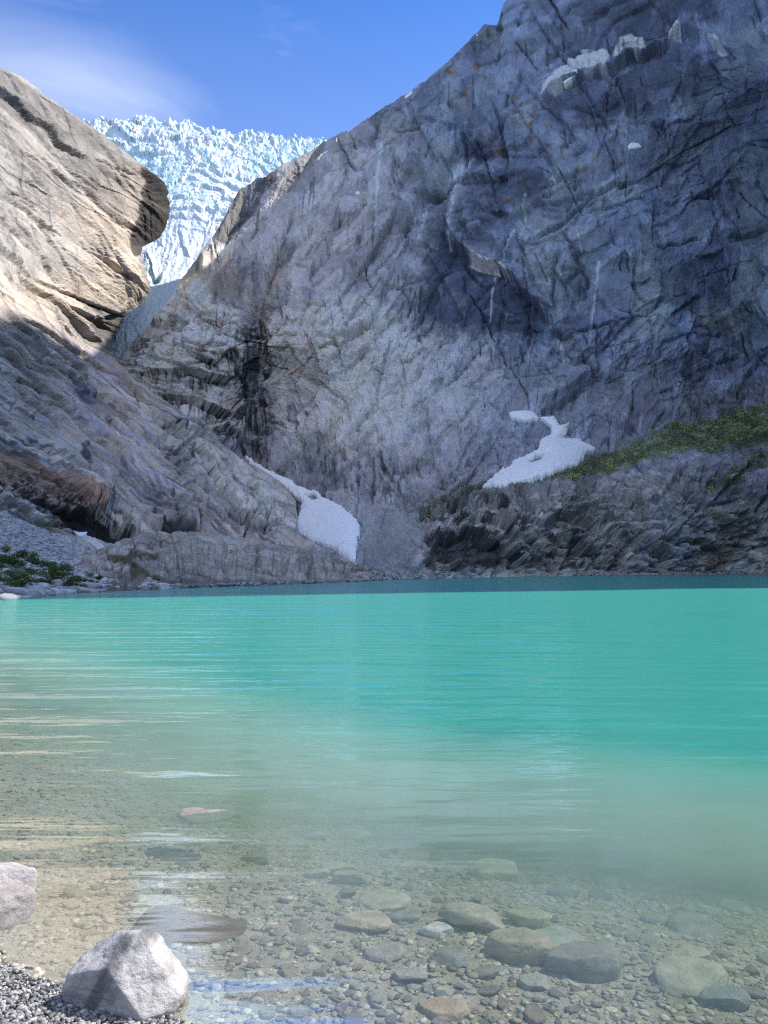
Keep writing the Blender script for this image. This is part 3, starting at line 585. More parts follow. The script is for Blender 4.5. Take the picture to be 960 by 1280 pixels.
    if u.shape in CRACK_SHADE: c = mixc(c, (.035, .033, .035), CRACK_SHADE[u.shape] * (.5 + .5 * sst(-.3, .2, n(7, 7, 436))) * .85)
    c = c * (1 + .16 * n(4, 4, 433, 3))[..., None]
    lm = np.clip(c, .006, 1).mean(-1, keepdims=True); c = c * (lm / .26) ** .38
    c = c * (1 + .78 * lo + .2 * n(1.7, 1.7, 437, 2))[..., None]
    return np.clip(c, .008, .7)
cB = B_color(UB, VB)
kb = (np.arange(1, 22) ** 1.5)[None, :, None]
ed = PB[:, -1:, :]; hd = ed - np.array([0, 0, CAM_H]); hd /= np.linalg.norm(hd, axis=-1, keepdims=True)
bk2 = ed + hd * kb * 1.4 + np.array([-.22, 0, 0]) * kb
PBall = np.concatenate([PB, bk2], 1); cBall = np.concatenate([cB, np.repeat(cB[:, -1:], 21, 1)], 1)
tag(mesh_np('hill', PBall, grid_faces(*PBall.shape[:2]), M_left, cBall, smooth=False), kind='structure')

# ================================================================== ROCK SLAB AT THE WATER (low hump) and SCREE
def sheet(name, T, silp, u0, u1, v1, du, rows, relief, color, mat, jit=2.0, seed=1, backlen=1.0, kind='structure'):
    s_ = np.array(silp, float); uu = np.arange(u0, u1, du); vs_ = np.interp(uu, s_[:, 0], s_[:, 1]) + jit * fbm(uu / 14, uu * 0, seed, 4, .6)
    w_ = np.linspace(0, 1, rows)[:, None]; U = uu[None, :] + 0 * w_; V = vs_[None, :] + w_ * (v1 - vs_[None, :])
    Y = T(U, V); P0 = place(U, V, Y); N = normals(P0); h = relief(U, V)
    P = P0 + N * (h * Y / 960)[..., None]; c = color(U, V)
    k_ = (np.arange(14, 0, -1) ** 1.5)[:, None]; b = np.empty((14, len(uu), 3))
    hd_ = P[0, :, :2] / np.linalg.norm(P[0, :, :2], axis=1, keepdims=True)
    b[..., 0] = P[0][None, :, 0] + hd_[None, :, 0] * k_ * .5 * backlen; b[..., 1] = P[0][None, :, 1] + hd_[None, :, 1] * k_ * .5 * backlen
    b[..., 2] = P[0][None, :, 2] - k_ * .18 * backlen
    Pa = np.concatenate([b, P]); ca = np.concatenate([np.repeat(c[:1], 14, 0), c])
    o = mesh_np(name, Pa, grid_faces(*Pa.shape[:2]), mat, ca); tag(o, kind=kind)
    return o, (U, V, P)
Dp = [(u, v, float(Yw(u, v))) for u, v in [(100, 741), (190, 737), (300, 732.5), (400, 729), (450, 727), (490, 725)]]
Dp += [(140, 682, 88), (240, 665, 106), (350, 680, 114), (450, 706, 122), (480, 716, 132), (100, 692, 82), (240, 700, 92), (350, 706, 100), (180, 705, 84)]
TD = TPS(Dp)
def D_rel(u, v):
    wu = u + 5 * fbm(u / 25, v / 25, 501, 3); wv = v + 5 * fbm(u / 25, v / 25, 502, 3)
    a, b = rot(wu, wv, 8)
    h = 5 * fbm(u / 60, v / 30, 503, 3) + 4 * facet(a / 48, b / 14, 504)[0] + 2.2 * facet(wu / 14, wv / 11, 505)[0] + 1.2 * facet(wu / 6, wv / 5, 506)[0]
    fractures(h, u, v, 1.5 * fbm(u / 7, v / 7, 515, 3), 1.5 * fbm(u / 7, v / 7, 516, 3), 90, (110, 480, 670, 735), (8, 4, 14, 85, 70), (10, 90), 9, 517, (3, 8), .6, 6)
    ledge(h, u, v, [(150, 700), (200, 695), (270, 698), (340, 703), (400, 712)], 2, 3, 8, 8, 3, 509)
    crack(h, u, v, [(280, 672), (283, 700), (281, 728)], 6, 2.5, 3, 510); crack(h, u, v, [(230, 690), (228, 722)], 4, 1.5, 3, 511); crack(h, u, v, [(352, 690), (356, 726)], 4, 1.5, 3, 512)
    rub = sst(250, 200, u) * sst(690, 705, v)
    h = h * (1 - .5 * rub) + rub * (4 * facet(wu / 11, wv / 8, 513)[0] + 3 * facet(wu / 6, wv / 5, 514)[2])
    return h
def D_col(u, v):
    c = np.zeros(u.shape + (3,)) + np.array((.42, .38, .34))
    a, b = rot(u, v, 8)
    c = c * (1 + .3 * fbm(a / 40, b / 3, 521, 4) + .25 * fbm(u / 12, v / 10, 522, 4))[..., None]
    if u.shape in CRACK_SHADE: c = mixc(c, (.035, .033, .033), CRACK_SHADE[u.shape] * .8)
    c = c * (1 + .3 * (facet(u / 22, v / 9, 526)[2] - .5) + .25 * fbm(u / 4, v / 3, 527, 3))[..., None]
    c = mixc(c, (.07, .065, .06), sst(.1, .35, fbm(u / 3.5, v / 30, 523, 3)) * sst(678, 690, v) * .35)
    c = mixc(c, (.12, .105, .04), pmask(u, v, [(135, 692), (150, 690), (190, 694), (200, 698), (165, 700), (195, 716), (200, 730), (170, 722), (155, 708)], 8, 8, 524) * .85)
    c = mixc(c, (.36, .35, .33), pmask(u, v, [(165, 700), (195, 700), (215, 712), (180, 712)], 6, 6, 525) * .7)
    c = mixc(c, (.10, .09, .08), sst(720, 727, v + .02 * (300 - u)) * .5)
    c = .34 * (np.clip(c, .01, 1) / .34) ** 1.4
    return np.clip(c * (1 + .25 * fbm(u / 1.7, v / 1.7, 528, 2))[..., None], .01, .6)
slab, _ = sheet('shore_rock', TD, [(90, 700), (110, 690), (140, 680), (170, 669), (200, 664), (240, 663), (280, 666), (300, 669), (350, 680), (400, 692), (450, 705), (490, 719)], 92, 492, 748, .9, 100, D_rel, D_col, M_shore, 1.5, 71, .8)
Cp = [(u, v, float(Yw(u, v))) for u, v in [(-80, 756), (0, 750), (50, 745), (100, 741), (190, 737), (215, 736)]]
Cp += [(-80, 622, 74), (0, 640, 80), (90, 672, 92), (170, 715, 82), (60, 710, 64), (0, 700, 58), (-80, 700, 54), (210, 730, 72), (120, 705, 78)]
TC = TPS(Cp)
def C_rel(u, v):
    h = 4 * fbm(u / 60, v / 40, 531, 3) + 1.4 * facet(u / 5, v / 4, 532)[2] + 2 * facet(u / 12, v / 9, 533)[0]
    return h
def C_col(u, v):
    c = np.zeros(u.shape + (3,)) + np.array((.36, .36, .36))
    c = c * (1 + .5 * (facet(u / 3, v / 2.2, 541)[2] - .5) + .2 * fbm(u / 20, v / 15, 542, 3))[..., None]
    c = mixc(c, (.06, .075, .025), pmask(u, v, [(-80, 690), (0, 698), (40, 705), (90, 712), (120, 728), (60, 736), (0, 738), (-80, 738)], 8, 8, 543) * .8)
    return np.clip(c, .01, .6)
scree, (SU, SV, SP) = sheet('scree_slope', TC, [(-80, 622), (0, 641), (50, 658), (90, 673), (130, 695), (170, 716), (215, 738)], -80, 214, 762, 1.2, 90, C_rel, C_col, M_scree, 1.5, 72, .5)

# ================================================================== GLACIER
Gp = [(90, 150, 900), (150, 152, 900), (250, 160, 900), (340, 173, 880), (430, 185, 860), (120, 220, 760), (220, 220, 740), (320, 220, 760), (430, 240, 740), (230, 280, 620), (300, 280, 620), (150, 300, 600), (200, 330, 540), (300, 350, 560), (150, 430, 440), (200, 400, 465), (130, 470, 425), (300, 450, 480), (60, 450, 440), (430, 450, 500), (60, 300, 600)]
TG = TPS(Gp)
gs = np.array([(80, 152), (112, 152), (122, 149), (150, 151), (165, 149), (180, 147), (196, 151), (215, 154), (232, 152), (245, 158), (262, 160), (285, 166), (300, 168), (340, 172), (360, 175), (385, 176), (400, 178), (430, 184)], float)
gu = np.arange(84, 425, .9)
gv = np.interp(gu, gs[:, 0], gs[:, 1]) + 5.5 * fbm(gu / 6, gu * 0, 601, 3, .6) + 1.5 * (rnd(np.floor(gu / 3.2).astype(np.int64), np.zeros(len(gu), np.int64), 5) - .5)
gw = np.linspace(0, 1, 350)[:, None]
GU = gu[None, :] + 0 * gw; GV = gv[None, :] + gw * (466 - gv[None, :])
GY = TG(GU, GV)
def G_relief(u, v):
    wu = u + 6 * fbm(u / 22, v / 22, 602, 4); wv = v + 6 * fbm(u / 22, v / 22, 603, 4)
    top = sst(245, 185, v + .12 * np.abs(u - 240)); mid = sst(180, 230, v) * sst(310, 260, v); low = sst(290, 340, v)
    # serac chaos above
    H1, E1, q1 = facet(wu / 8.5, wv / 7, 604); H2, E2, q2 = facet(wu / 4, wv / 4.5, 605)
    H3, E3, q3 = facet(wu / 19, wv / 13, 614)
    H4, E4, q4 = facet(wu / 34, wv / 20, 615)
    h = top * (3.2 * (q1 - .5) + 4 * H1 + 1.2 * (q2 - .5) + 6 * (q3 - .5) + 6 * H3 + 6 * (q4 - .5) + 4 * H4 - 2 * np.exp(-(E1 / .12) ** 2))
    h += 3 * fbm(u / 50, v / 50, 611, 3)
    # curved crevasse bands bowing down the fall
    bow = wv - .0035 * (wu - 245) ** 2
    ph = bow / 7.5 + 1.6 * fbm(wu / 30, wv / 40, 606, 3); fr = ph - np.floor(ph)
    ph2 = bow / 16 + 1.2 * fbm(wu / 40, wv / 40, 616, 3); fr2 = ph2 - np.floor(ph2)
    h += mid * (2.2 * (fr - .5) + 6 * (fr2 - .5) + 2.0 * rdg(wu / 16, wv / 6, 607, 3))
    # fluted ice lower down
    h += (1 - top) * sst(230, 290, v) * (4.6 * rdg(wu / 15 + wv / 60, wv / 40, 608, 3) + 5 * facet(wu / 24, wv / 34, 609)[0] + 1.2 * (facet(wu / 9, wv / 14, 610)[2] - .5)) * (1 - .1 * low)
    h += .8 * fbm(u / 3, v / 3, 612, 2)
    h += 10 * np.exp(-((u - 184) / 11) ** 2 - ((v - 335) / 14) ** 2) - 16 * np.exp(-((u - 193) / 5) ** 2 - ((v - 350) / 4) ** 2)
    h += 6 * pmask(u, v, [(120, 150), (420, 170), (420, 200), (300, 215), (230, 200), (120, 190)], 25, 8)
    return h
hG = G_relief(GU, GV) * .62; PG0 = place(GU, GV, GY); NG = normals(PG0); PG = PG0 + NG * (hG * GY / 960)[..., None]
def G_color(u, v):
    c = np.zeros(u.shape + (3,)) + np.array((.66, .73, .77))
    ic = sst(-.1, .3, fbm(u / 14, v / 9, 621, 4, .6))
    c = mixc(c, (.46, .69, .73), ic * sst(330, 180, v) * .7)
    c = mixc(c, (.40, .66, .71), pmask(u, v, [(150, 185), (200, 200), (225, 215), (222, 250), (206, 240), (190, 215), (165, 205)], 18, 10, 622) * .55)
    c = mixc(c, (.30, .58, .62), pmask(u, v, [(340, 178), (420, 176), (420, 200), (360, 215), (300, 215)], 18, 10, 625) * .4)
    c = mixc(c, (.62, .76, .85), sst(300, 350, v) * .7)
    c = mixc(c, (.73, .87, .95), sst(322, 362, v) * .95)
    c = mixc(c, (.10, .30, .34), pmask(u, v, [(184, 350), (200, 346), (198, 356), (186, 358)], 3, 2, 623) * .8)
    c = mixc(c, (.38, .40, .40), sst(.2, .5, fbm(u / 5, v / 9, 624, 4)) * .25)
    return np.clip(c * (1 + .08 * fbm(u / 4, v / 4, 626, 3))[..., None], .02, .9)
cG = G_color(GU, GV)
bk = (np.arange(16, 0, -1) ** 1.4)[:, None]; bG = np.empty((16, len(gu), 3))
bG[..., 0] = PG[0][None, :, 0] - .15 * bk; bG[..., 1] = PG[0][None, :, 1] + bk * 3; bG[..., 2] = PG[0][None, :, 2] + bk * .3
PGa = np.concatenate([bG, PG]); cGa = np.concatenate([np.repeat(cG[:1], 16, 0), cG])
M_ice = bpy.data.materials.new('glacier_ice'); M_ice.use_nodes = True; t = M_ice.node_tree; b = t.nodes['Principled BSDF']
at = nn(t, 'ShaderNodeAttribute'); at.attribute_name = 'col'; lk(t, at.outputs['Color'], b.inputs['Base Color']); b.inputs['Roughness'].default_value = .6
n1 = nn(t, 'ShaderNodeTexNoise'); n1.inputs['Scale'].default_value = .35; n1.inputs['Detail'].default_value = 6; co = nn(t, 'ShaderNodeTexCoord'); lk(t, co.outputs['Object'], n1.inputs['Vector'])
bp = nn(t, 'ShaderNodeBump'); bp.inputs['Distance'].default_value = 1.2; lk(t, n1.outputs[0], bp.inputs['Height']); lk(t, bp.outputs[0], b.inputs['Normal'])
o = mesh_np('glacier', PGa, grid_faces(*PGa.shape[:2]), M_ice, cGa)
tag(o, 'jagged blue white glacier spilling through the gap between the two rock walls', 'glacier')

# ================================================================== SNOW PATCHES
M_snow = bpy.data.materials.new('old_snow'); M_snow.use_nodes = True; t = M_snow.node_tree; b = t.nodes['Principled BSDF']
n1 = nn(t, 'ShaderNodeTexNoise'); n1.inputs['Scale'].default_value = .5; n1.inputs['Detail'].default_value = 7; co = nn(t, 'ShaderNodeTexCoord'); lk(t, co.outputs['Object'], n1.inputs['Vector'])
rp = nn(t, 'ShaderNodeValToRGB'); rp.color_ramp.elements[0].position = .27; rp.color_ramp.elements[0].color = (.80, .81, .82, 1); rp.color_ramp.elements[1].position = .5; rp.color_ramp.elements[1].color = (.93, .94, .95, 1)
lk(t, n1.outputs[0], rp.inputs[0]); lk(t, rp.outputs[0], b.inputs['Base Color']); b.inputs['Roughness'].default_value = .7
b.inputs['Specular IOR Level'].default_value = .2
bp = nn(t, 'ShaderNodeBump'); bp.inputs['Distance'].default_value = .35; lk(t, n1.outputs[0], bp.inputs['Height']); lk(t, bp.outputs[0], b.inputs['Normal'])
def snow(name, poly, T, thick, label, sink=3.0, step=1.0, jit=3, holes=(), cat='snow patch', gap=6.0, hsrc=None):
    pp = np.array(poly, float); u0, v0 = pp.min(0) - 4; u1, v1 = pp.max(0) + 4
    uu = np.arange(u0, u1, step); vv = np.arange(v0, v1, step); U, V = np.meshgrid(uu, vv)
    d = poly_sd(U, V, poly) + jit * fbm(U / 9, V / 9, 705, 4, .6) + .5 * jit * fbm(U / 3, V / 3, 709, 3)
    for hp in holes: d = np.minimum(d, -poly_sd(U, V, hp) + 1.2 * fbm(U / 5, V / 5, 706, 3))
    Y = T(U, V); P0 = place(U, V, Y); N = normals(P0)
    h = gap + thick * (1 - np.exp(-np.clip(d, 0, 99) / 7)) - sink * np.exp(-np.clip(d + 1.5, 0, 99) / 1.6) + .6 * fbm(U / 20, V / 14, 707, 3) + .12 * rdg(U / 6, V / 3, 708, 2)
    P = P0 + N * (h * Y / 960)[..., None]
    keep = d > (-1.2 if jit > 1 else .25)
    F = grid_faces(*U.shape, keep=keep)
    used = np.unique(F); re_ = np.full(U.size, -1); re_[used] = np.arange(len(used))
    V3 = P.reshape(-1, 3)[used]
    # underside so the patch has thickness
    under = (P0 - N * (6 * Y / 960)[..., None]).reshape(-1, 3)[used]; nV = len(V3); F = re_[F]
    E = np.concatenate([F[:, [0, 1]], F[:, [1, 2]], F[:, [2, 3]], F[:, [3, 0]]])
    key = np.sort(E, 1); _, inv, cnt = np.unique(key, axis=0, return_inverse=True, return_counts=True); Eb = E[cnt[inv.ravel()] == 1]
    side = np.stack([Eb[:, 1], Eb[:, 0], Eb[:, 0] + nV, Eb[:, 1] + nV], 1)
    o_ = mesh_np(name, np.concatenate([V3, under]), np.concatenate([F, F[:, ::-1] + nV, side]), M_snow)
    return tag(o_, label, cat)
snow('snowfield', [(306, 573), (316, 579), (330, 588), (345, 596), (362, 604), (372, 612), (385, 617), (400, 620), (404, 627), (416, 632), (430, 640), (440, 648), (450, 662), (447, 684), (443, 704), (436, 700), (424, 692), (410, 684), (392, 680), (366, 662), (376, 648), (380, 634), (372, 624), (352, 612), (335, 598), (316, 585)],
     TA, 3, 'tall narrow snow cone widening down to the water at the foot of the dark gully', gap=7, holes=[[(380, 622), (392, 620), (402, 628), (392, 630)]])
snow('snowfield', [(636, 518), (655, 516), (668, 519), (672, 525), (656, 527), (640, 524)], TA, 2, 'small upper strip of snow above the spread snowfield on the right', gap=5, jit=2)
snow('snowfield', [(676, 527), (690, 525), (698, 536), (708, 534), (706, 545), (700, 552), (722, 554), (742, 566), (730, 572), (722, 584), (700, 590), (680, 597), (655, 604), (630, 610), (602, 612), (620, 596), (638, 582), (660, 574), (672, 566), (676, 555), (690, 546), (688, 536)], TA, 3,
     'wide spread snowfield on the bench left of the green slope', gap=7, holes=[[(660, 580), (672, 572), (684, 570), (676, 580), (664, 584)]], jit=3)
snow('snowfield', [(88, 664), (100, 667), (108, 666), (106, 673), (98, 675)], TB, 2, 'tiny snow remnant below the black cave at left', gap=3, jit=1, sink=1, step=.7)
snow('snowfield', [(704, 112), (712, 106), (716, 98), (726, 92), (726, 100), (716, 108), (708, 113)], TA, 2, 'small sloping snow streak below the pale rock scar high on the wall', gap=10, jit=1, sink=1, step=.7)
snow('snowfield', [(783, 186), (788, 181), (798, 182), (802, 187), (794, 188), (786, 190)], TA, 2, 'small curled snow remnant on a ledge of the upper right wall', gap=4, jit=.9, sink=0, step=.5)
snow('snowfield', [(506, 124), (516, 116), (519, 118), (510, 127)], TA, 1, 'sliver of snow on the skyline ridge', gap=4, jit=1, sink=1, step=.7)
snow('snowfield', [(444, 246), (450, 243), (458, 246), (448, 249)], TA, 1, 'tiny snow dot on the grey buttress below the ridge', gap=6, jit=.6, sink=1, step=.6)


# ================================================================== LAKE BED, WATER
SHORE = [(60, -14), (14, -2), (6, .5), (3, 1.35), (1.2, 2.1), (.2, 2.55), (-.6, 2.9), (-1.1, 3.13), (-1.75, 3.42), (-2.6, 3.95), (-3.8, 5.0), (-5.8, 7.5), (-9, 11), (-17, 20), (-26, 33), (-28, 44), (-40, 52)]
def shore_s(x, y):
    d, sg, _ = seg_sd(x, y, SHORE); return d * sg
def bed_z(x, y):
    s = shore_s(x, y)
    dep = np.where(s > 0, .085 * s + .026 * s * s, 0)
    dep = np.minimum(dep, 1.2 + .35 * s) ; dep = np.minimum(dep, 9)
    z = np.where(s > 0, -dep, np.minimum(-s * .16, 1.2))
    z = z + .022 * fbm(x / .7, y / .7, 801, 4) * sst(-3, 1, s) + .06 * fbm(x / 4, y / 4, 802, 3)* sst(.4, 3, s)
    return z, s
def fan(rows):
    a = np.concatenate([np.linspace(-6, -.72, 40, endpoint=False), np.linspace(-.72, .72, 620), np.linspace(.72, 6, 41)[1:]])
    yy = np.array(rows); yo = yy + .9
    Y = np.repeat(yy[:, None], len(a), 1); X = a[None, :] * yo[:, None]
    return X, Y
rows = list(np.arange(-.8, 2.4, .1)); y = 2.4
while y < 60: rows.append(y); y *= 1.0075
rows += [66, 75, 90, 120, 170, 240, 330]
FX, FY = fan(rows)
BZ, BS = bed_z(FX, FY)
bc = np.zeros(FX.shape + (3,)) + np.array((.44, .40, .31))
bc = bc * (1 + .35 * fbm(FX / .9, FY / .9, 811, 4) + .3 * fbm(FX / .06, FY / .06, 812, 3))[..., None]
bc = mixc(bc, (.17, .16, .15), sst(.1, -.05, BS)); bc = bc * (1 + .55 * sst(.2, 1.0, -BZ))[..., None]; bc = mixc(bc, (.34, .33, .26), sst(0, .4, fbm(FX / 1.6, FY / 1.1, 813, 4)) * .5)  # bed painted paler with depth, making up for light lost in the water
M_bed = rock_mat('lake_bed_gravel', 14, bump=.02, rough=.8, var=.3)
tag(mesh_np('lake_bed', np.stack([FX, FY, BZ], -1), grid_faces(*FX.shape), M_bed, np.clip(bc, .02, .7)), kind='structure')
M_gr = bpy.data.materials.new('valley_ground'); M_gr.use_nodes = True; t = M_gr.node_tree; b = t.nodes['Principled BSDF']; b.inputs['Roughness'].default_value = .95
n1 = nn(t, 'ShaderNodeTexNoise'); n1.inputs['Scale'].default_value = .08; n1.inputs['Detail'].default_value = 8; co = nn(t, 'ShaderNodeTexCoord'); lk(t, co.outputs['Object'], n1.inputs['Vector'])
rp = nn(t, 'ShaderNodeValToRGB'); rp.color_ramp.elements[0].position = .35; rp.color_ramp.elements[0].color = (.06, .08, .03, 1); rp.color_ramp.elements[1].position = .65; rp.color_ramp.elements[1].color = (.25, .24, .22, 1)
lk(t, n1.outputs[0], rp.inputs[0]); lk(t, rp.outputs[0], b.inputs['Base Color'])
gx = np.concatenate([-np.geomspace(6000, 60, 30), np.linspace(-50, 50, 21), np.geomspace(60, 6000, 30)]); gy = np.concatenate([-np.geomspace(6000, 20, 30), np.linspace(-15, 400, 50), np.geomspace(450, 6000, 20)])
GX, GY_ = np.meshgrid(gx, gy)
inl = (GX > -45) & (GX < 420) & (GY_ > -6) & (GY_ < 330)
gz = np.where(inl, -12, np.where(GY_ < 0, np.minimum(.9 + .02 * -GY_, 30), .5)) + 1.0 * fbm(GX / 90, GY_ / 90, 821, 3) * (~inl)
gz = np.where((GY_ < 0) & (np.abs(GX) < 300), np.minimum(gz, .35 + .02 * -GY_), gz)
tag(mesh_np('ground', np.stack([GX, GY_, gz], -1), grid_faces(*GX.shape), M_gr), kind='structure')

WX, WY = FX, FY
WX2 = WX.copy(); far = WY > 40
ws = shore_s(WX, WY)
_, wsz = None, None
bzw, _ = bed_z(WX, WY)
# swell geometry near the shore: long low ripples running in towards the bank
wz = .002 * np.sin(WY * 9 + 2.5 * fbm(WX / 2.5, WY / 1.2, 831, 3) + WX * .8) * sst(0, 2, ws) * sst(30, 8, WY)
wz = wz + .0015 * fbm(WX / .5, WY / .16, 832, 3) * sst(0, 1.5, ws) * sst(20, 6, WY)
dep = np.clip(-bzw, 0, 12)
T = 1 - np.exp(-2.1 * dep ** 1.35)
T = np.clip(T * (1 + .12 * fbm(WX / 2.2, WY / 1.6, 833, 3)), 0, 1)
deep = sst(.1, 1.45, dep)
wc = np.zeros(WX.shape + (3,)) + np.array((.50, .76, .57))
wc = mixc(wc, (.055, .425, .345), deep)
wc = mixc(wc, (.30, .58, .46), .55 * sst(-.12, -.5, WX / (WY + 1)) * sst(45, 8, WY)); keep = ws > -1.2
M_w = bpy.data.materials.new('glacial_water'); M_w.use_nodes = True; t = M_w.node_tree; t.nodes.clear()
ow = nn(t, 'ShaderNodeOutputMaterial')
aT = nn(t, 'ShaderNodeAttribute'); aT.attribute_name = 'turb'; aC = nn(t, 'ShaderNodeAttribute'); aC.attribute_name = 'col'
trn = nn(t, 'ShaderNodeBsdfTransparent'); trn.inputs[0].default_value = (.95, .985, .94, 1)
dif = nn(t, 'ShaderNodeBsdfDiffuse'); lk(t, aC.outputs['Color'], dif.inputs[0])
mxs = nn(t, 'ShaderNodeMixShader'); lk(t, aT.outputs['Fac'], mxs.inputs[0]); lk(t, trn.outputs[0], mxs.inputs[1]); lk(t, dif.outputs[0], mxs.inputs[2])
gl = nn(t, 'ShaderNodeBsdfGlossy'); gl.inputs['Roughness'].default_value = .10
co = nn(t, 'ShaderNodeTexCoord')
def wave(sx, sy, det, dist):
    mp_ = nn(t, 'ShaderNodeMapping'); mp_.inputs['Scale'].default_value = (sx, sy, 1); mp_.inputs['Rotation'].default_value = (0, 0, R(-6)); lk(t, co.outputs['Object'], mp_.inputs[0])
    n_ = nn(t, 'ShaderNodeTexNoise'); n_.inputs['Scale'].default_value = 1; n_.inputs['Detail'].default_value = det; n_.inputs['Roughness'].default_value = .5; n_.inputs['Distortion'].default_value = .3
    lk(t, mp_.outputs[0], n_.inputs['Vector'])
    m_ = nn(t, 'ShaderNodeMath', operation='MULTIPLY'); m_.inputs[1].default_value = dist; lk(t, n_.outputs[0], m_.inputs[0]); return m_
w1 = wave(.5, 1.9, 3, .12); w2 = wave(4, 13, 3, .0060); w3 = wave(.13, .85, 1.5, .24)
s1 = nn(t, 'ShaderNodeMath', operation='ADD'); lk(t, w1.outputs[0], s1.inputs[0]); lk(t, w2.outputs[0], s1.inputs[1])
s2 = nn(t, 'ShaderNodeMath', operation='ADD'); lk(t, s1.outputs[0], s2.inputs[0]); lk(t, w3.outputs[0], s2.inputs[1])
bp = nn(t, 'ShaderNodeBump'); bp.inputs['Distance'].default_value = 1.0; bp.inputs['Strength'].default_value = 1
aK = nn(t, 'ShaderNodeAttribute'); aK.attribute_name = 'chop'; s3 = nn(t, 'ShaderNodeMath', operation='MULTIPLY'); lk(t, s2.outputs[0], s3.inputs[0]); lk(t, aK.outputs['Fac'], s3.inputs[1]); lk(t, s3.outputs[0], bp.inputs['Height']); lk(t, bp.outputs[0], gl.inputs['Normal'])
fr = nn(t, 'ShaderNodeFresnel'); fr.inputs[0].default_value = 1.33; lk(t, bp.outputs[0], fr.inputs[1])
fm = nn(t, 'ShaderNodeMath', operation='MULTIPLY'); fm.inputs[1].default_value = .6; lk(t, fr.outputs[0], fm.inputs[0])
mg = nn(t, 'ShaderNodeMixShader'); lk(t, fm.outputs[0], mg.inputs[0]); lk(t, mxs.outputs[0], mg.inputs[1]); lk(t, gl.outputs[0], mg.inputs[2])
lk(t, mg.outputs[0], ow.inputs[0])
mesh_w = mesh_np('lake', np.stack([WX, WY, wz], -1), grid_faces(*WX.shape, keep=keep), M_w, wc, extra={'turb': T, 'chop': .17 + .83 * sst(4.5, 11, WY) + .9 * sst(12, 40, WY)})
tag(mesh_w, kind='structure')

# ================================================================== STONES
from mathutils import noise as mnoise
def icos(sub):
    import bmesh
    bm = bmesh.new(); bmesh.ops.create_icosphere(bm, subdivisions=sub, radius=1)
    V = np.array([v.co[:] for v in bm.verts]); bm.verts.ensure_lookup_table(); F = np.array([[v.index for v in f.verts] for f in bm.faces]); bm.free(); return V, F
ICO = {k: icos(k) for k in (1, 2, 3, 4, 5, 6)}
def n3(V, sc, s, o=4):
    return np.array([mnoise.fractal(Vector(p) * sc + Vector((s, s * .7, -s)), .9, 2.0, o) for p in V])
def stone(sub, seed, dims=(1, .75, .5), planes=9, sharp=14, rough=.06, extra=None):
    """a weathered block: soft intersection of random cutting planes"""
    g = np.random.default_rng(seed); D, F = ICO[sub]
    n = g.normal(size=(planes, 3)); n /= np.linalg.norm(n, axis=1, keepdims=True); p = g.uniform(.42, 1.0, planes); n[0] = (.12 * g.normal(), .12 * g.normal(), 1); n[0] /= np.linalg.norm(n[0]); p[0] = .55
    if extra is not None:
        n = np.array([e[:3] for e in extra], float); p = np.array([e[3] for e in extra]) ; n /= np.linalg.norm(n, axis=1, keepdims=True)
    q = np.maximum(D @ n.T, .02) / p
    r = 1 / (np.sum(q ** sharp, 1) + (1.12 if extra is None else 1.3) ** sharp) ** (1 / sharp)
    V = D * r[:, None] * np.array(dims)
    V = V * (1 + rough * n3(D, 1.6, seed % 97))[:, None]
    return V, F
def stone_cols(V, base, seed, var=.3, band=None):
    f = n3(V / (np.abs(V).max() + 1e-6), 2.2, seed % 53 + 3)
    c = np.array(base)[None] * (1 + var * f)[:, None]
    if band is not None:
        q = V @ np.array(band[:3]) * band[3]; ws = n3(V / np.abs(V).max(), 1.3, seed % 31)
        vv_ = n3(np.stack([q * .09, V[:, 0] * 3, V[:, 1] * 3 + V[:, 2]], 1), 1.0, seed % 17, 5); v2_ = n3(np.stack([q * .03, V[:, 0] * 2, V[:, 1] * 2], 1), 1.0, seed % 13, 3)
        c = c * (1 - band[4] * np.clip(vv_ * 1.6 + v2_, -.35, 1)[:, None] * np.array([1, .98, .95]))
    return np.clip(c, .01, .85)
def big_stone(name, sub, V, F, base, loc, label, cat, seed, group=None, mat=None, band=None, rot_=(0, 0, 0)):
    o_ = mesh_np(name, V, F, mat or M_stone, stone_cols(V, base, seed, .25, band)); o_.location = loc; o_.rotation_euler = rot_
    return tag(o_, label, cat, group)
def water_pt(u, v, z=0):
    Y = float(Yw(u, v, z)); rx, _ = ray(u, v); return float(rx) * Y, Y
M_hero = rock_mat('banded_boulder', 14, bump=.022, rough=.7, var=.14, spec=.35)
# foreground boulder: sloping bright top, dark face towards the left, ridge running down to the right
bx, by = water_pt(168, 1268, -.02)
ex = [(-1, -.12, .04, .74), (-.42, -.20, .88, .60), (.80, .05, .60, .60), (.50, -.62, .62, .57), (-.42, -.91, -.10, .47), (0, 1, .1, .7), (1, -.1, -.1, 1.0), (.1, -.2, -1, .8), (-.9, -.75, .35, .76)]
V, F = stone(6, 911, (.31, .25, .28), extra=ex, sharp=60, rough=.03)
V += (n3(V, 11, 5, 6) * .010)[:, None] * V / np.linalg.norm(V, axis=1, keepdims=True)
V += (n3(V * np.array([1, 1, 5]), 8, 9, 4) * .004)[:, None] * V / np.linalg.norm(V, axis=1, keepdims=True)
big_stone('boulder', 6, V, F, (.40, .385, .365), (bx - .05, by + .05, .045), 'large pale banded boulder with one dark face standing in the shallows beside the pebbles', 'boulder', 911, mat=M_hero, band=(.85, .2, -.45, 150, .6))
bx, by = water_pt(8, 1148, 0)
V, F = stone(5, 923, (.17, .15, .13), 8, 26, .08)
big_stone('boulder', 4, V, F, (.30, .27, .255), (bx - .04, by + .05, .04), 'front one of two speckled grey boulders at the left edge, half dark', 'boulder', 923, mat=M_stone)
bx, by = water_pt(10, 1118, 0)
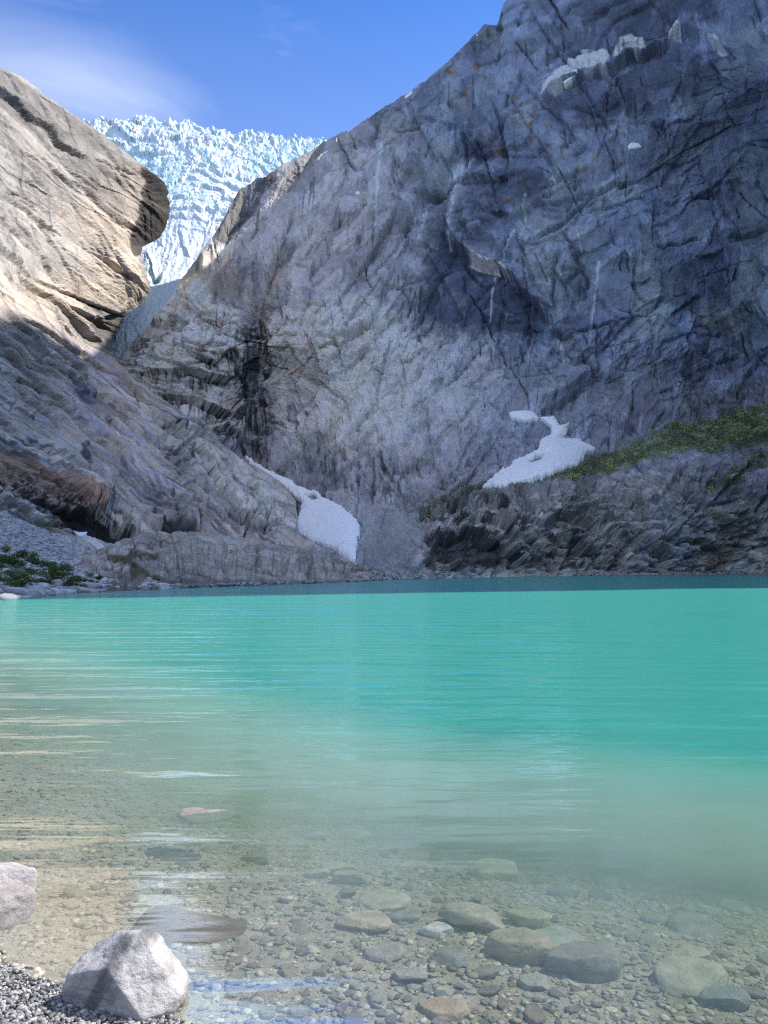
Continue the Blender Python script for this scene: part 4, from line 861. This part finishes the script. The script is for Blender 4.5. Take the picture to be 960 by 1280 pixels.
V, F = stone(5, 933, (.17, .14, .12), 9, 24, .08)
big_stone('boulder', 4, V, F, (.40, .37, .36), (bx - .07, by + .14, .02), 'rear one of two speckled boulders at the left edge, paler and rounded', 'boulder', 933)

# submerged stones that stand out, each where it lies: u, v, width px, flatness, colour, label
def bed_at(x, y):
    z, s_ = bed_z(np.array([x]), np.array([y])); return float(z[0])
def bed_hit(u, v):
    rx, rz = ray(u, v); Y = float(Yw(u, v, 0))
    for _ in range(25):
        z = bed_at(float(rx) * Y, Y); Yn = (z - CAM_H) / float(rz); Y = .5 * Y + .5 * min(Yn, Y * 1.5)
    return float(rx) * Y, Y, z
STN = [
 (728, 1216, 82, .62, (.24, .22, .20), 'large dark angular slab stone under water, tilted up, with a sharp black left edge', 8),
 (652, 1196, 78, .50, (.34, .29, .20), 'brown pitted wedge stone leaning just left of the dark tilted slab stone', 7),
 (590, 1158, 76, .42, (.36, .33, .27), 'long speckled flat stone behind the brown wedge stone', 10),
 (658, 1158, 52, .50, (.36, .34, .24), 'rounded yellowish stone right of the long speckled flat stone', 11),
 (626, 1098, 70, .30, (.42, .42, .30), 'broad pale flat stone deep in greenish water, largest of the far ones', 12),
 (258, 1012, 66, .22, (.19, .175, .16), 'lone flat grey stone breaking the surface in the shallows left of centre', 9),
 (226, 1026, 46, .18, (.28, .25, .20), 'thin flat stone under water in front of the lone grey stone breaking the surface', 8),
 (545, 1168, 42, .40, (.55, .54, .52), 'whitish pointed stone with blue glint left of the long speckled flat stone', 7),
 (545, 1262, 70, .34, (.42, .31, .22), 'orange tinted flat stone near the bottom edge of the picture', 12),
 (566, 1202, 50, .34, (.25, .25, .22), 'dark grey flat stone right of two similar grey stones', 12),
 (480, 1194, 46, .30, (.30, .28, .24), 'grey flat stone in the stony shallows with a squarish outline', 9),
 (508, 1224, 46, .34, (.36, .34, .30), 'light grey oval stone with dark underside in the shallows', 10),
 (690, 1178, 70, .20, (.30, .33, .27), 'thin green grey slab stone behind the brown wedge stone', 8),
 (670, 1234, 38, .40, (.34, .33, .28), 'small greenish stone at the left foot of the dark tilted slab', 9),
 (870, 1166, 56, .30, (.26, .27, .24), 'dark long stone with shadowed front lying alone on the right', 7),
 (864, 1202, 46, .36, (.38, .37, .27), 'yellow green oval stone below the dark long stone on the right', 11),
 (866, 1232, 84, .26, (.33, .33, .25), 'wide low stone near the lower right corner', 9),
 (906, 1256, 52, .40, (.20, .23, .23), 'blue grey angular stone nearest the lower right corner', 6),
 (948, 1112, 44, .30, (.42, .42, .30), 'pale stone cut by the right edge of the picture', 10),
 (922, 1140, 40, .36, (.32, .34, .27), 'olive stone just in front of the pale stone at the right edge', 11),
 (820, 1154, 34, .40, (.26, .27, .23), 'small dark stone with flat top right of centre', 8),
 (706, 1080, 40, .25, (.40, .40, .29), 'pale bar shaped stone right of the broad pale flat stone', 9),
 (752, 1064, 20, .45, (.55, .52, .36), 'bright yellowish small round stone far out in the green water', 12),
 (704, 1120, 36, .50, (.27, .29, .25), 'roundish grey stone with dark left side behind centre right', 10),
 (440, 1104, 46, .45, (.31, .30, .25), 'rounded stone with dark left flank in the central stony cluster', 11),
 (480, 1132, 60, .28, (.38, .37, .28), 'flat pale greenish slab in front of the central stony cluster', 9),
 (422, 1092, 44, .36, (.38, .35, .27), 'brown stone touching the rounded stone in the central cluster', 9),
 (392, 1046, 40, .30, (.38, .38, .30), 'flat stone at the back left of the central cluster', 9),
 (440, 1048, 44, .30, (.41, .41, .31), 'paler flat stone at the back right of the central cluster', 10),
 (322, 1078, 40, .36, (.24, .22, .18), 'dark tipped wedge stone left of the central cluster', 7),
 (460, 972, 48, .14, (.52, .50, .34), 'yellowish flat stone farthest out in the middle of the lake edge', 12),
 (552, 984, 36, .16, (.45, .46, .33), 'faint greenish stone far out right of the yellowish flat one', 12),
 (240, 1158, 120, .12, (.12, .085, .06), 'long dark brown stone just under the surface behind the large banded boulder', 10),
 (455, 1160, 64, .30, (.40, .34, .24), 'tan flat stone with rough top left of the whitish pointed stone', 9),
 (506, 1150, 42, .36, (.23, .23, .20), 'dark low stone between the tan flat stone and the whitish one', 8),
 (396, 1096, 30, .4, (.36, .36, .28), 'small squarish stone at the left of the central cluster', 7),
]
for i, (u, v, wpx, fl, col, lab, npl) in enumerate(STN):
    x, y, z = bed_hit(u, v)
    if i == 5: (x, y), z = water_pt(u, v), -.1
    dist = math.hypot(math.hypot(x, y), CAM_H - z)
    a_ = wpx / 960 * dist / 2 * 1.12; col = tuple(q * 1.3 for q in col)
    V, F = stone(5, 1000 + i * 7, (a_, a_ * (.72 if fl > .3 else .95), a_ * fl * 1.05), max(6, npl - 3), 60 if npl < 10 else 30, .07)
    big_stone('submerged_stone' if i != 5 else 'wet_stone', 3, V, F, col, (x, y, (min(z + a_ * fl * .45, -.02 - a_ * fl * .95) if i not in (5,) else -a_ * fl * .55)), lab, 'stone', 1000 + i * 7, 'stones on the lake bed', rot_=(random.uniform(-.12, .12), random.uniform(-.12, .12), random.uniform(-.4, .4)))
# the rest of the larger bed stones: individual copies of a dozen shapes
protos = []
pal = [(.50, .47, .37), (.42, .39, .31), (.31, .31, .27), (.58, .55, .44), (.46, .42, .36), (.52, .45, .34), (.36, .37, .33)]
for k in range(14):
    V, F = stone(4, 2000 + k, (1, .62 + .3 * random.random(), .28 + .2 * random.random()), random.randint(7, 11), 34, .07)
    protos.append(mesh_np('bed_stone', V, F, M_stone, stone_cols(V, pal[k % 7], k + 5), link=False))
used = [(s_[0], s_[1], s_[2]) for s_ in STN]; cnt = 0; tries = 0
VG = np.arange(960, 1300, 4.0); UG = np.arange(-20, 1000, 10.0); HU, HV = np.meshgrid(UG, VG)
hrx, hrz = ray(HU, HV); HY = Yw(HU, HV)
for _ in range(25):
    z_, _s = bed_z(hrx * HY, HY); HY = .5 * HY + .5 * np.minimum((z_ - CAM_H) / hrz, HY * 1.5)
def hit_fast(u, v):
    i = min(len(VG) - 1, max(0, int(round((v - 960) / 4)))); j = min(len(UG) - 1, max(0, int(round((u + 20) / 10))))
    rx, rz = ray(u, v); Y = HY[i, j] * hrz[i, j] / float(rz); return float(rx) * Y, Y, CAM_H + float(rz) * Y
while cnt < 262 and tries < 20000:
    tries += 1
    u = random.uniform(-10, 970); v = 1020 + 262 * random.random() ** .75
    if u < 240 and v > 1150: continue
    dens = .25 + .75 * math.exp(-((u - 470) / 190) ** 2) * (1 if v > 1080 else .7) + .25 * (v > 1180)
    if random.random() > dens: continue
    wpx = 12 + 26 * random.random() ** 2.6
    if any(abs(u - a) < (wpx + c_) * .42 and abs(v - b) < (wpx + c_) * .2 for a, b, c_ in used): continue
    x, y, z = hit_fast(u, v)
    if z > -.03: continue
    dist = math.hypot(math.hypot(x, y), CAM_H - z); a_ = wpx / 960 * dist / 2
    o = bpy.data.objects.new('bed_stone', protos[(kk := random.randrange(14))]); C.objects.link(o)
    o.location = (x, y, z + a_ * .18); o.scale = (a_, a_, a_ * random.uniform(.7, 1.2)); o.rotation_euler = (random.uniform(-.2, .2), random.uniform(-.2, .2), random.uniform(0, 6.28))
    cn_ = ['sandy', 'brownish', 'dark grey', 'pale', 'grey brown', 'tan', 'slate grey'][kk % 7]; wh = 'in the clear shallows nearest the viewer' if v > 1180 else ('under clear water at middle distance' if v > 1090 else 'far out where the water turns green')
    tag(o, f'small {cn_} stone lying on gravel {wh}', 'stone', f'small {cn_} stones {wh}')
    used.append((u, v, wpx)); cnt += 1

def scatter(name, pts, sizes, shapes, cols, mat, label=None, cat=None, flat=.6):
    """many pebbles in one mesh: pts (n,3), sizes (n,), colour (n,3)"""
    Vs, Fs, Cs = [], [], []; off = 0; n = len(pts); k = len(shapes); which = rng.integers(0, k, n)
    for j in range(k):
        idx = np.where(which == j)[0]; V, F = shapes[j]; m = len(idx)
        if not m: continue
        az = rng.uniform(0, 6.283, m); ca, sa = np.cos(az), np.sin(az); tx = rng.normal(0, .25, m)
        P = V[None] * sizes[idx][:, None, None]
        y2 = P[..., 1] * np.cos(tx)[:, None] - P[..., 2] * np.sin(tx)[:, None]; z2 = P[..., 1] * np.sin(tx)[:, None] + P[..., 2] * np.cos(tx)[:, None]
        x3 = P[..., 0] * ca[:, None] - y2 * sa[:, None]; y3 = P[..., 0] * sa[:, None] + y2 * ca[:, None]
        Q = np.stack([x3, y3, z2], -1) + pts[idx][:, None, :]
        Vs.append(Q.reshape(-1, 3)); Fs.append((F[None] + (np.arange(m) * len(V))[:, None, None] + off).reshape(-1, 3)); off += m * len(V)
        Cs.append(np.repeat(cols[idx], len(V), 0))
    o_ = mesh_np(name, np.concatenate(Vs), np.concatenate(Fs), mat, np.concatenate(Cs), smooth=True)
    return tag(o_, label, cat, kind='stuff')
peb = [stone(2, 3000 + k, (1, .7 + .25 * (k % 3) / 2, .5 + .1 * (k % 4)), 12, 9, .05) for k in range(8)]
ang = [stone(1 if k % 2 else 2, 3100 + k, (1, .75, .6), 8, 20, .06) for k in range(8)]
# pebble bank
n = 26000
px_ = rng.uniform(-3.4, .6, n * 4); py_ = rng.uniform(2.0, 5.5, n * 4); s_ = shore_s(px_, py_)
m = (s_ < .06) & (s_ > -1.7) & (px_ > -.62 * (py_ + .9)) & (px_ < -.05 * py_); px_, py_, s_ = px_[m][:n], py_[m][:n], s_[m][:n]
z, _ = bed_z(px_, py_); sz = .0075 + .011 * rng.random(len(px_)) ** 2.2
gcol = rng.choice([.12, .2, .28, .36, .48], len(px_), p=[.22, .3, .25, .15, .08])[:, None] * np.array([1.0, .98, .96]) * rng.uniform(.8, 1.2, (len(px_), 1)) * (1 + rng.normal(0, .04, (len(px_), 3)))
M_peb = rock_mat('pebble', 40, bump=.003, rough=.5, var=.15, spec=.5)
scatter('pebbles', np.stack([px_, py_, z + sz * .25 + rng.random(len(px_)) * .012], -1), sz, peb, np.clip(gcol, .03, .7), M_peb)
# gravel on the lake bed, thinning into the murk
n = 60000
py_ = 1.9 + 10 * rng.random(n) ** 1.6; px_ = (rng.random(n) * 1.3 - .65) * (py_ + .5); s_ = shore_s(px_, py_); m = (s_ > .02) & (s_ < 6.5); px_, py_, s_ = px_[m], py_[m], s_[m]
z, _ = bed_z(px_, py_); sz = (.006 + .026 * rng.random(len(px_)) ** 4.5) * (1 + .06 * py_)
gcol = rng.choice([.32, .42, .50, .60], len(px_), p=[.22, .33, .30, .15])[:, None] * np.array([1.0, .95, .76]) * rng.uniform(.8, 1.2, (len(px_), 1)) * (1 + rng.normal(0, .05, (len(px_), 3)))
gcol = gcol * (1 + .5 * sst(.2, 1.0, -z))[:, None]  # deeper gravel lightened too, against the dimmed light
flatang = [(V * np.array([1, 1, .5]), F) for V, F in ang]
scatter('gravel', np.stack([px_, py_, z + sz * .12], -1), sz, flatang, np.clip(gcol, .03, .75), M_stone)

# ================================================================== FAR SHORE: scree blocks, shore rubble
def surf_pts(n, uf, vf, keep=None):
    u = uf(n); v = vf(n, u); return u, v
from mathutils.bvhtree import BVHTree
iS = rng.integers(2, SP.shape[0] - 2, 7000); jS = rng.integers(2, SP.shape[1] - 2, 7000)
P = SP[iS, jS]; U_ = SU[iS, jS]; V_ = SV[iS, jS]; ok = P[:, 2] > -.05; P = P[ok]; V_ = V_[ok]; U_ = U_[ok]
sz = (.10 + .5 * rng.random(len(P)) ** 4) * (.6 + .8 * sst(690, 740, V_))
g = rng.uniform(.22, .55, len(P))[:, None] * np.array([1, 1, 1.02])
scatter('scree', P + np.array([0, 0, .05]), sz, ang, g, M_scree)
k = 0; tries = 0
sproto = [mesh_np('scree_block', *stone(3, 3300 + q, (1, .8, .65), 8, 20, .07), M_scree, None, link=False) for q in range(6)]
for q, me in enumerate(sproto):
    Vq = np.array([v_.co[:] for v_ in me.vertices]); a = me.attributes.new('col', 'FLOAT_COLOR', 'POINT'); c4 = np.ones((len(Vq), 4), np.float32); c4[:, :3] = stone_cols(Vq, (.34 - .03 * q, .335 - .03 * q, .33 - .028 * q), q + 3); a.data.foreach_set('color', c4.ravel())
idx = np.where((V_ > 700))[0]; rng.shuffle(idx)
for q in idx[:60]:
    o = bpy.data.objects.new('scree_block', sproto[q % 6]); C.objects.link(o); r_ = random.uniform(.14, .36)
    o.location = tuple(P[q] + np.array([0, 0, r_ * .2])); o.scale = (r_, r_ * random.uniform(.7, 1.1), r_ * random.uniform(.6, .9)); o.rotation_euler = (random.uniform(-.3, .3), random.uniform(-.3, .3), random.uniform(0, 6))
    lo_ = P[q][2] < 1.0
    tag(o, 'grey angular block lying at the water line below the left scree' if lo_ else 'grey angular block higher up among the left scree', 'rock', 'blocks along the left water line' if lo_ else 'blocks up on the left scree')
# rubble line along the far shore
u = rng.uniform(455, 965, 3000); Yv = np.interp(u, [440, 480, 540, 620, 700, 800, 880, 965], [float(Yw(a, b)) for a, b in A_water])
t_ = rng.random(3000) ** 1.5; v = np.interp(u, [440, 480, 540, 620, 700, 800, 880, 965], [b for a, b in A_water])
rx, rz = ray(u, v); P = np.stack([rx * (Yv - .5 - 0 * t_), Yv - 1.5 + 5 * t_, .05 + 1.1 * t_], -1)
P[:, 0] = rx * P[:, 1]
scatter('shore_rubble', P, .22 + .75 * rng.random(3000) ** 3, ang, rng.uniform(.15, .42, 3000)[:, None] * np.array([1, .99, .96]), M_scree)
u = rng.uniform(180, 470, 900); Yv = np.interp(u, [190, 300, 400, 450, 490], [float(Yw(a, b)) for a, b in [(190, 737), (300, 732.5), (400, 729), (450, 727), (490, 725)]])
rx, _ = ray(u, u * 0 + 730); P = np.stack([rx * Yv, Yv + rng.uniform(-.8, 1.2, 900), rng.uniform(0, .3, 900)], -1)
scatter('shore_rubble', P, .08 + .35 * rng.random(900) ** 3, ang, rng.uniform(.15, .40, 900)[:, None] * np.array([1, .98, .94]), M_scree)

# ================================================================== SHRUBS AND TURF
def leaf_mat(name, c0, c1, sc):
    m = bpy.data.materials.new(name); m.use_nodes = True; t = m.node_tree; b = t.nodes['Principled BSDF']
    oi = nn(t, 'ShaderNodeTexNoise'); oi.inputs['Scale'].default_value = sc; oi.inputs['Detail'].default_value = 3
    g_ = nn(t, 'ShaderNodeNewGeometry'); rp = nn(t, 'ShaderNodeValToRGB'); rp.color_ramp.elements[0].color = c0 + (1,); rp.color_ramp.elements[1].color = c1 + (1,)
    rp.color_ramp.elements[0].position = .3; rp.color_ramp.elements[1].position = .7
    co = nn(t, 'ShaderNodeTexCoord'); lk(t, co.outputs['Object'], oi.inputs['Vector']); lk(t, oi.outputs[0], rp.inputs[0]); lk(t, rp.outputs[0], b.inputs['Base Color'])
    b.inputs['Roughness'].default_value = .6; b.inputs['Specular IOR Level'].default_value = .25
    return m
M_leaf = leaf_mat('shrub_leaf', (.045, .075, .018), (.10, .15, .035), 1.5)
M_turf = leaf_mat('turf', (.10, .12, .045), (.56, .62, .24), .12)
M_wood = bpy.data.materials.new('shrub_wood'); M_wood.use_nodes = True; M_wood.node_tree.nodes['Principled BSDF'].inputs['Base Color'].default_value = (.12, .09, .06, 1)
def leaves(cen, size):
    n = len(cen); d1 = rng.normal(size=(n, 3)); d1 /= np.linalg.norm(d1, axis=1, keepdims=True); d2 = np.cross(d1, rng.normal(size=(n, 3))); d2 /= np.linalg.norm(d2, axis=1, keepdims=True)
    s_ = np.broadcast_to(size, (n,))[:, None]; V = np.stack([cen - d1 * s_, cen + d2 * s_ * .55, cen + d1 * s_, cen - d2 * s_ * .55], 1).reshape(-1, 3)
    return V, np.arange(n * 4).reshape(n, 4)
def shrub_mesh(seed):
    g = np.random.default_rng(seed); lobes = g.normal(size=(9, 3)) * np.array([.5, .4, .22]) + np.array([0, 0, .55]); rr = g.uniform(.22, .42, 9)
    w_ = g.integers(0, 9, 1100); d = g.normal(size=(1100, 3)); d /= np.linalg.norm(d, axis=1, keepdims=True)
    cen = lobes[w_] + d * (rr[w_] * g.random(1100) ** .4)[:, None]; cen = cen[cen[:, 2] > 0]
    fm_ = mesh_np('foliage', *leaves(cen, .07), M_leaf, link=False, smooth=False)
    sv_, sf = [], []
    for L in lobes:
        b0 = np.array([g.normal() * .08, g.normal() * .08, -.1]); o4 = np.array([[1, 0, 0], [-.5, .87, 0], [-.5, -.87, 0]]); k0 = len(sv_)
        sv_ += [*(b0 + o4 * .03), *(L + o4 * .008)]; sf += [[k0, k0 + 1, k0 + 4, k0 + 3], [k0 + 1, k0 + 2, k0 + 5, k0 + 4], [k0 + 2, k0, k0 + 3, k0 + 5]]
    return fm_, mesh_np('stem', np.array(sv_), np.array(sf), M_wood, link=False)
sh = [shrub_mesh(4000 + q) for q in range(5)]
spots = [(-14, 716), (6, 722), (14, 712), (24, 726), (34, 718), (36, 732), (46, 724), (56, 714), (58, 731), (68, 724), (78, 730), (88, 722), (98, 729), (110, 731), (46, 709), (70, 713), (2, 706), (24, 704), (92, 735), (12, 734), (-10, 730), (182, 726), (196, 722), (120, 726)]
depS = SV.ravel(); Pf = SP.reshape(-1, 3); Uf = SU.ravel()
for q, (u, v) in enumerate(spots):
    j = np.argmin((Uf - u) ** 2 + (depS - v) ** 2); p = Pf[j]
    root = bpy.data.objects.new('shrub', None); C.objects.link(root); root.location = tuple(p - np.array([0, 0, .1])); r_ = random.uniform(.7, 1.15) if u < 150 else .5
    root.scale = (r_ * 1.25, r_, r_ * random.uniform(.6, .95)); root.rotation_euler = (0, 0, random.uniform(0, 6))
    SL = {21: 'lone small green bush at the near end of the rock slab, left of its twin', 22: 'lone small green bush at the near end of the rock slab, right of its twin', 17: 'green bush standing highest on the scree, second from the left edge', 16: 'green bush high on the scree at the left edge of the picture', 14: 'green bush at the top of the thicket, above its middle', 18: 'low bush at the right water side corner of the thicket', 23: 'outermost bush, right end of the thicket on the scree', 13: 'bush low down at the right end of the thicket, beside bare scree'}
    if q in SL: tag(root, SL[q], 'shrub', 'green bushes on the left scree')
    else: tag(root, 'low bright green bush in the crowded thicket on the scree by the left shore', 'shrub', 'bushes of the left shore thicket')
    for me in sh[q % 5]:
        c_ = bpy.data.objects.new(me.name.split('.')[0], me); C.objects.link(c_); c_.parent = root
# turf and dwarf scrub on the right bench, built on the mountain's own surface
gp = [(690, 592), (740, 572), (790, 556), (850, 535), (900, 520), (964, 504), (964, 560), (930, 560), (880, 566), (820, 572), (770, 588), (720, 598)]
mk = pmask(UA, VA, gp, 14, 10, 291)
mk2 = mk * 1.0
for p_, a_ in (([(520, 640), (560, 622), (610, 608), (605, 616), (560, 632), (530, 650)], .12), ([(880, 610), (960, 560), (960, 575), (900, 612), (870, 625)], .3), ([(840, 505), (960, 470), (960, 500), (850, 520)], .08)):
    mk2 = np.maximum(mk2, pmask(UA, VA, p_, 12, 12, 292) * a_)
mk2 = mk2 * (UA < 975) * sst(-.35, .1, fbm(UA / 10, VA / 6, 850, 3))
ii, jj_ = np.where(rng.random(mk2.shape) < mk2 * .9)
base = PA[ii, jj_]; rep = 5; cen = np.repeat(base, rep, 0) + rng.normal(size=(len(base) * rep, 3)) * np.array([.35, .35, .3]) + np.array([0, 0, .3])
Vt, Ft = leaves(cen, rng.uniform(.12, .42, len(cen)))
tag(mesh_np('grass', Vt, Ft, M_turf, smooth=False), kind='stuff')
print('SCENE', len(bpy.data.objects), 'leaves', len(cen))
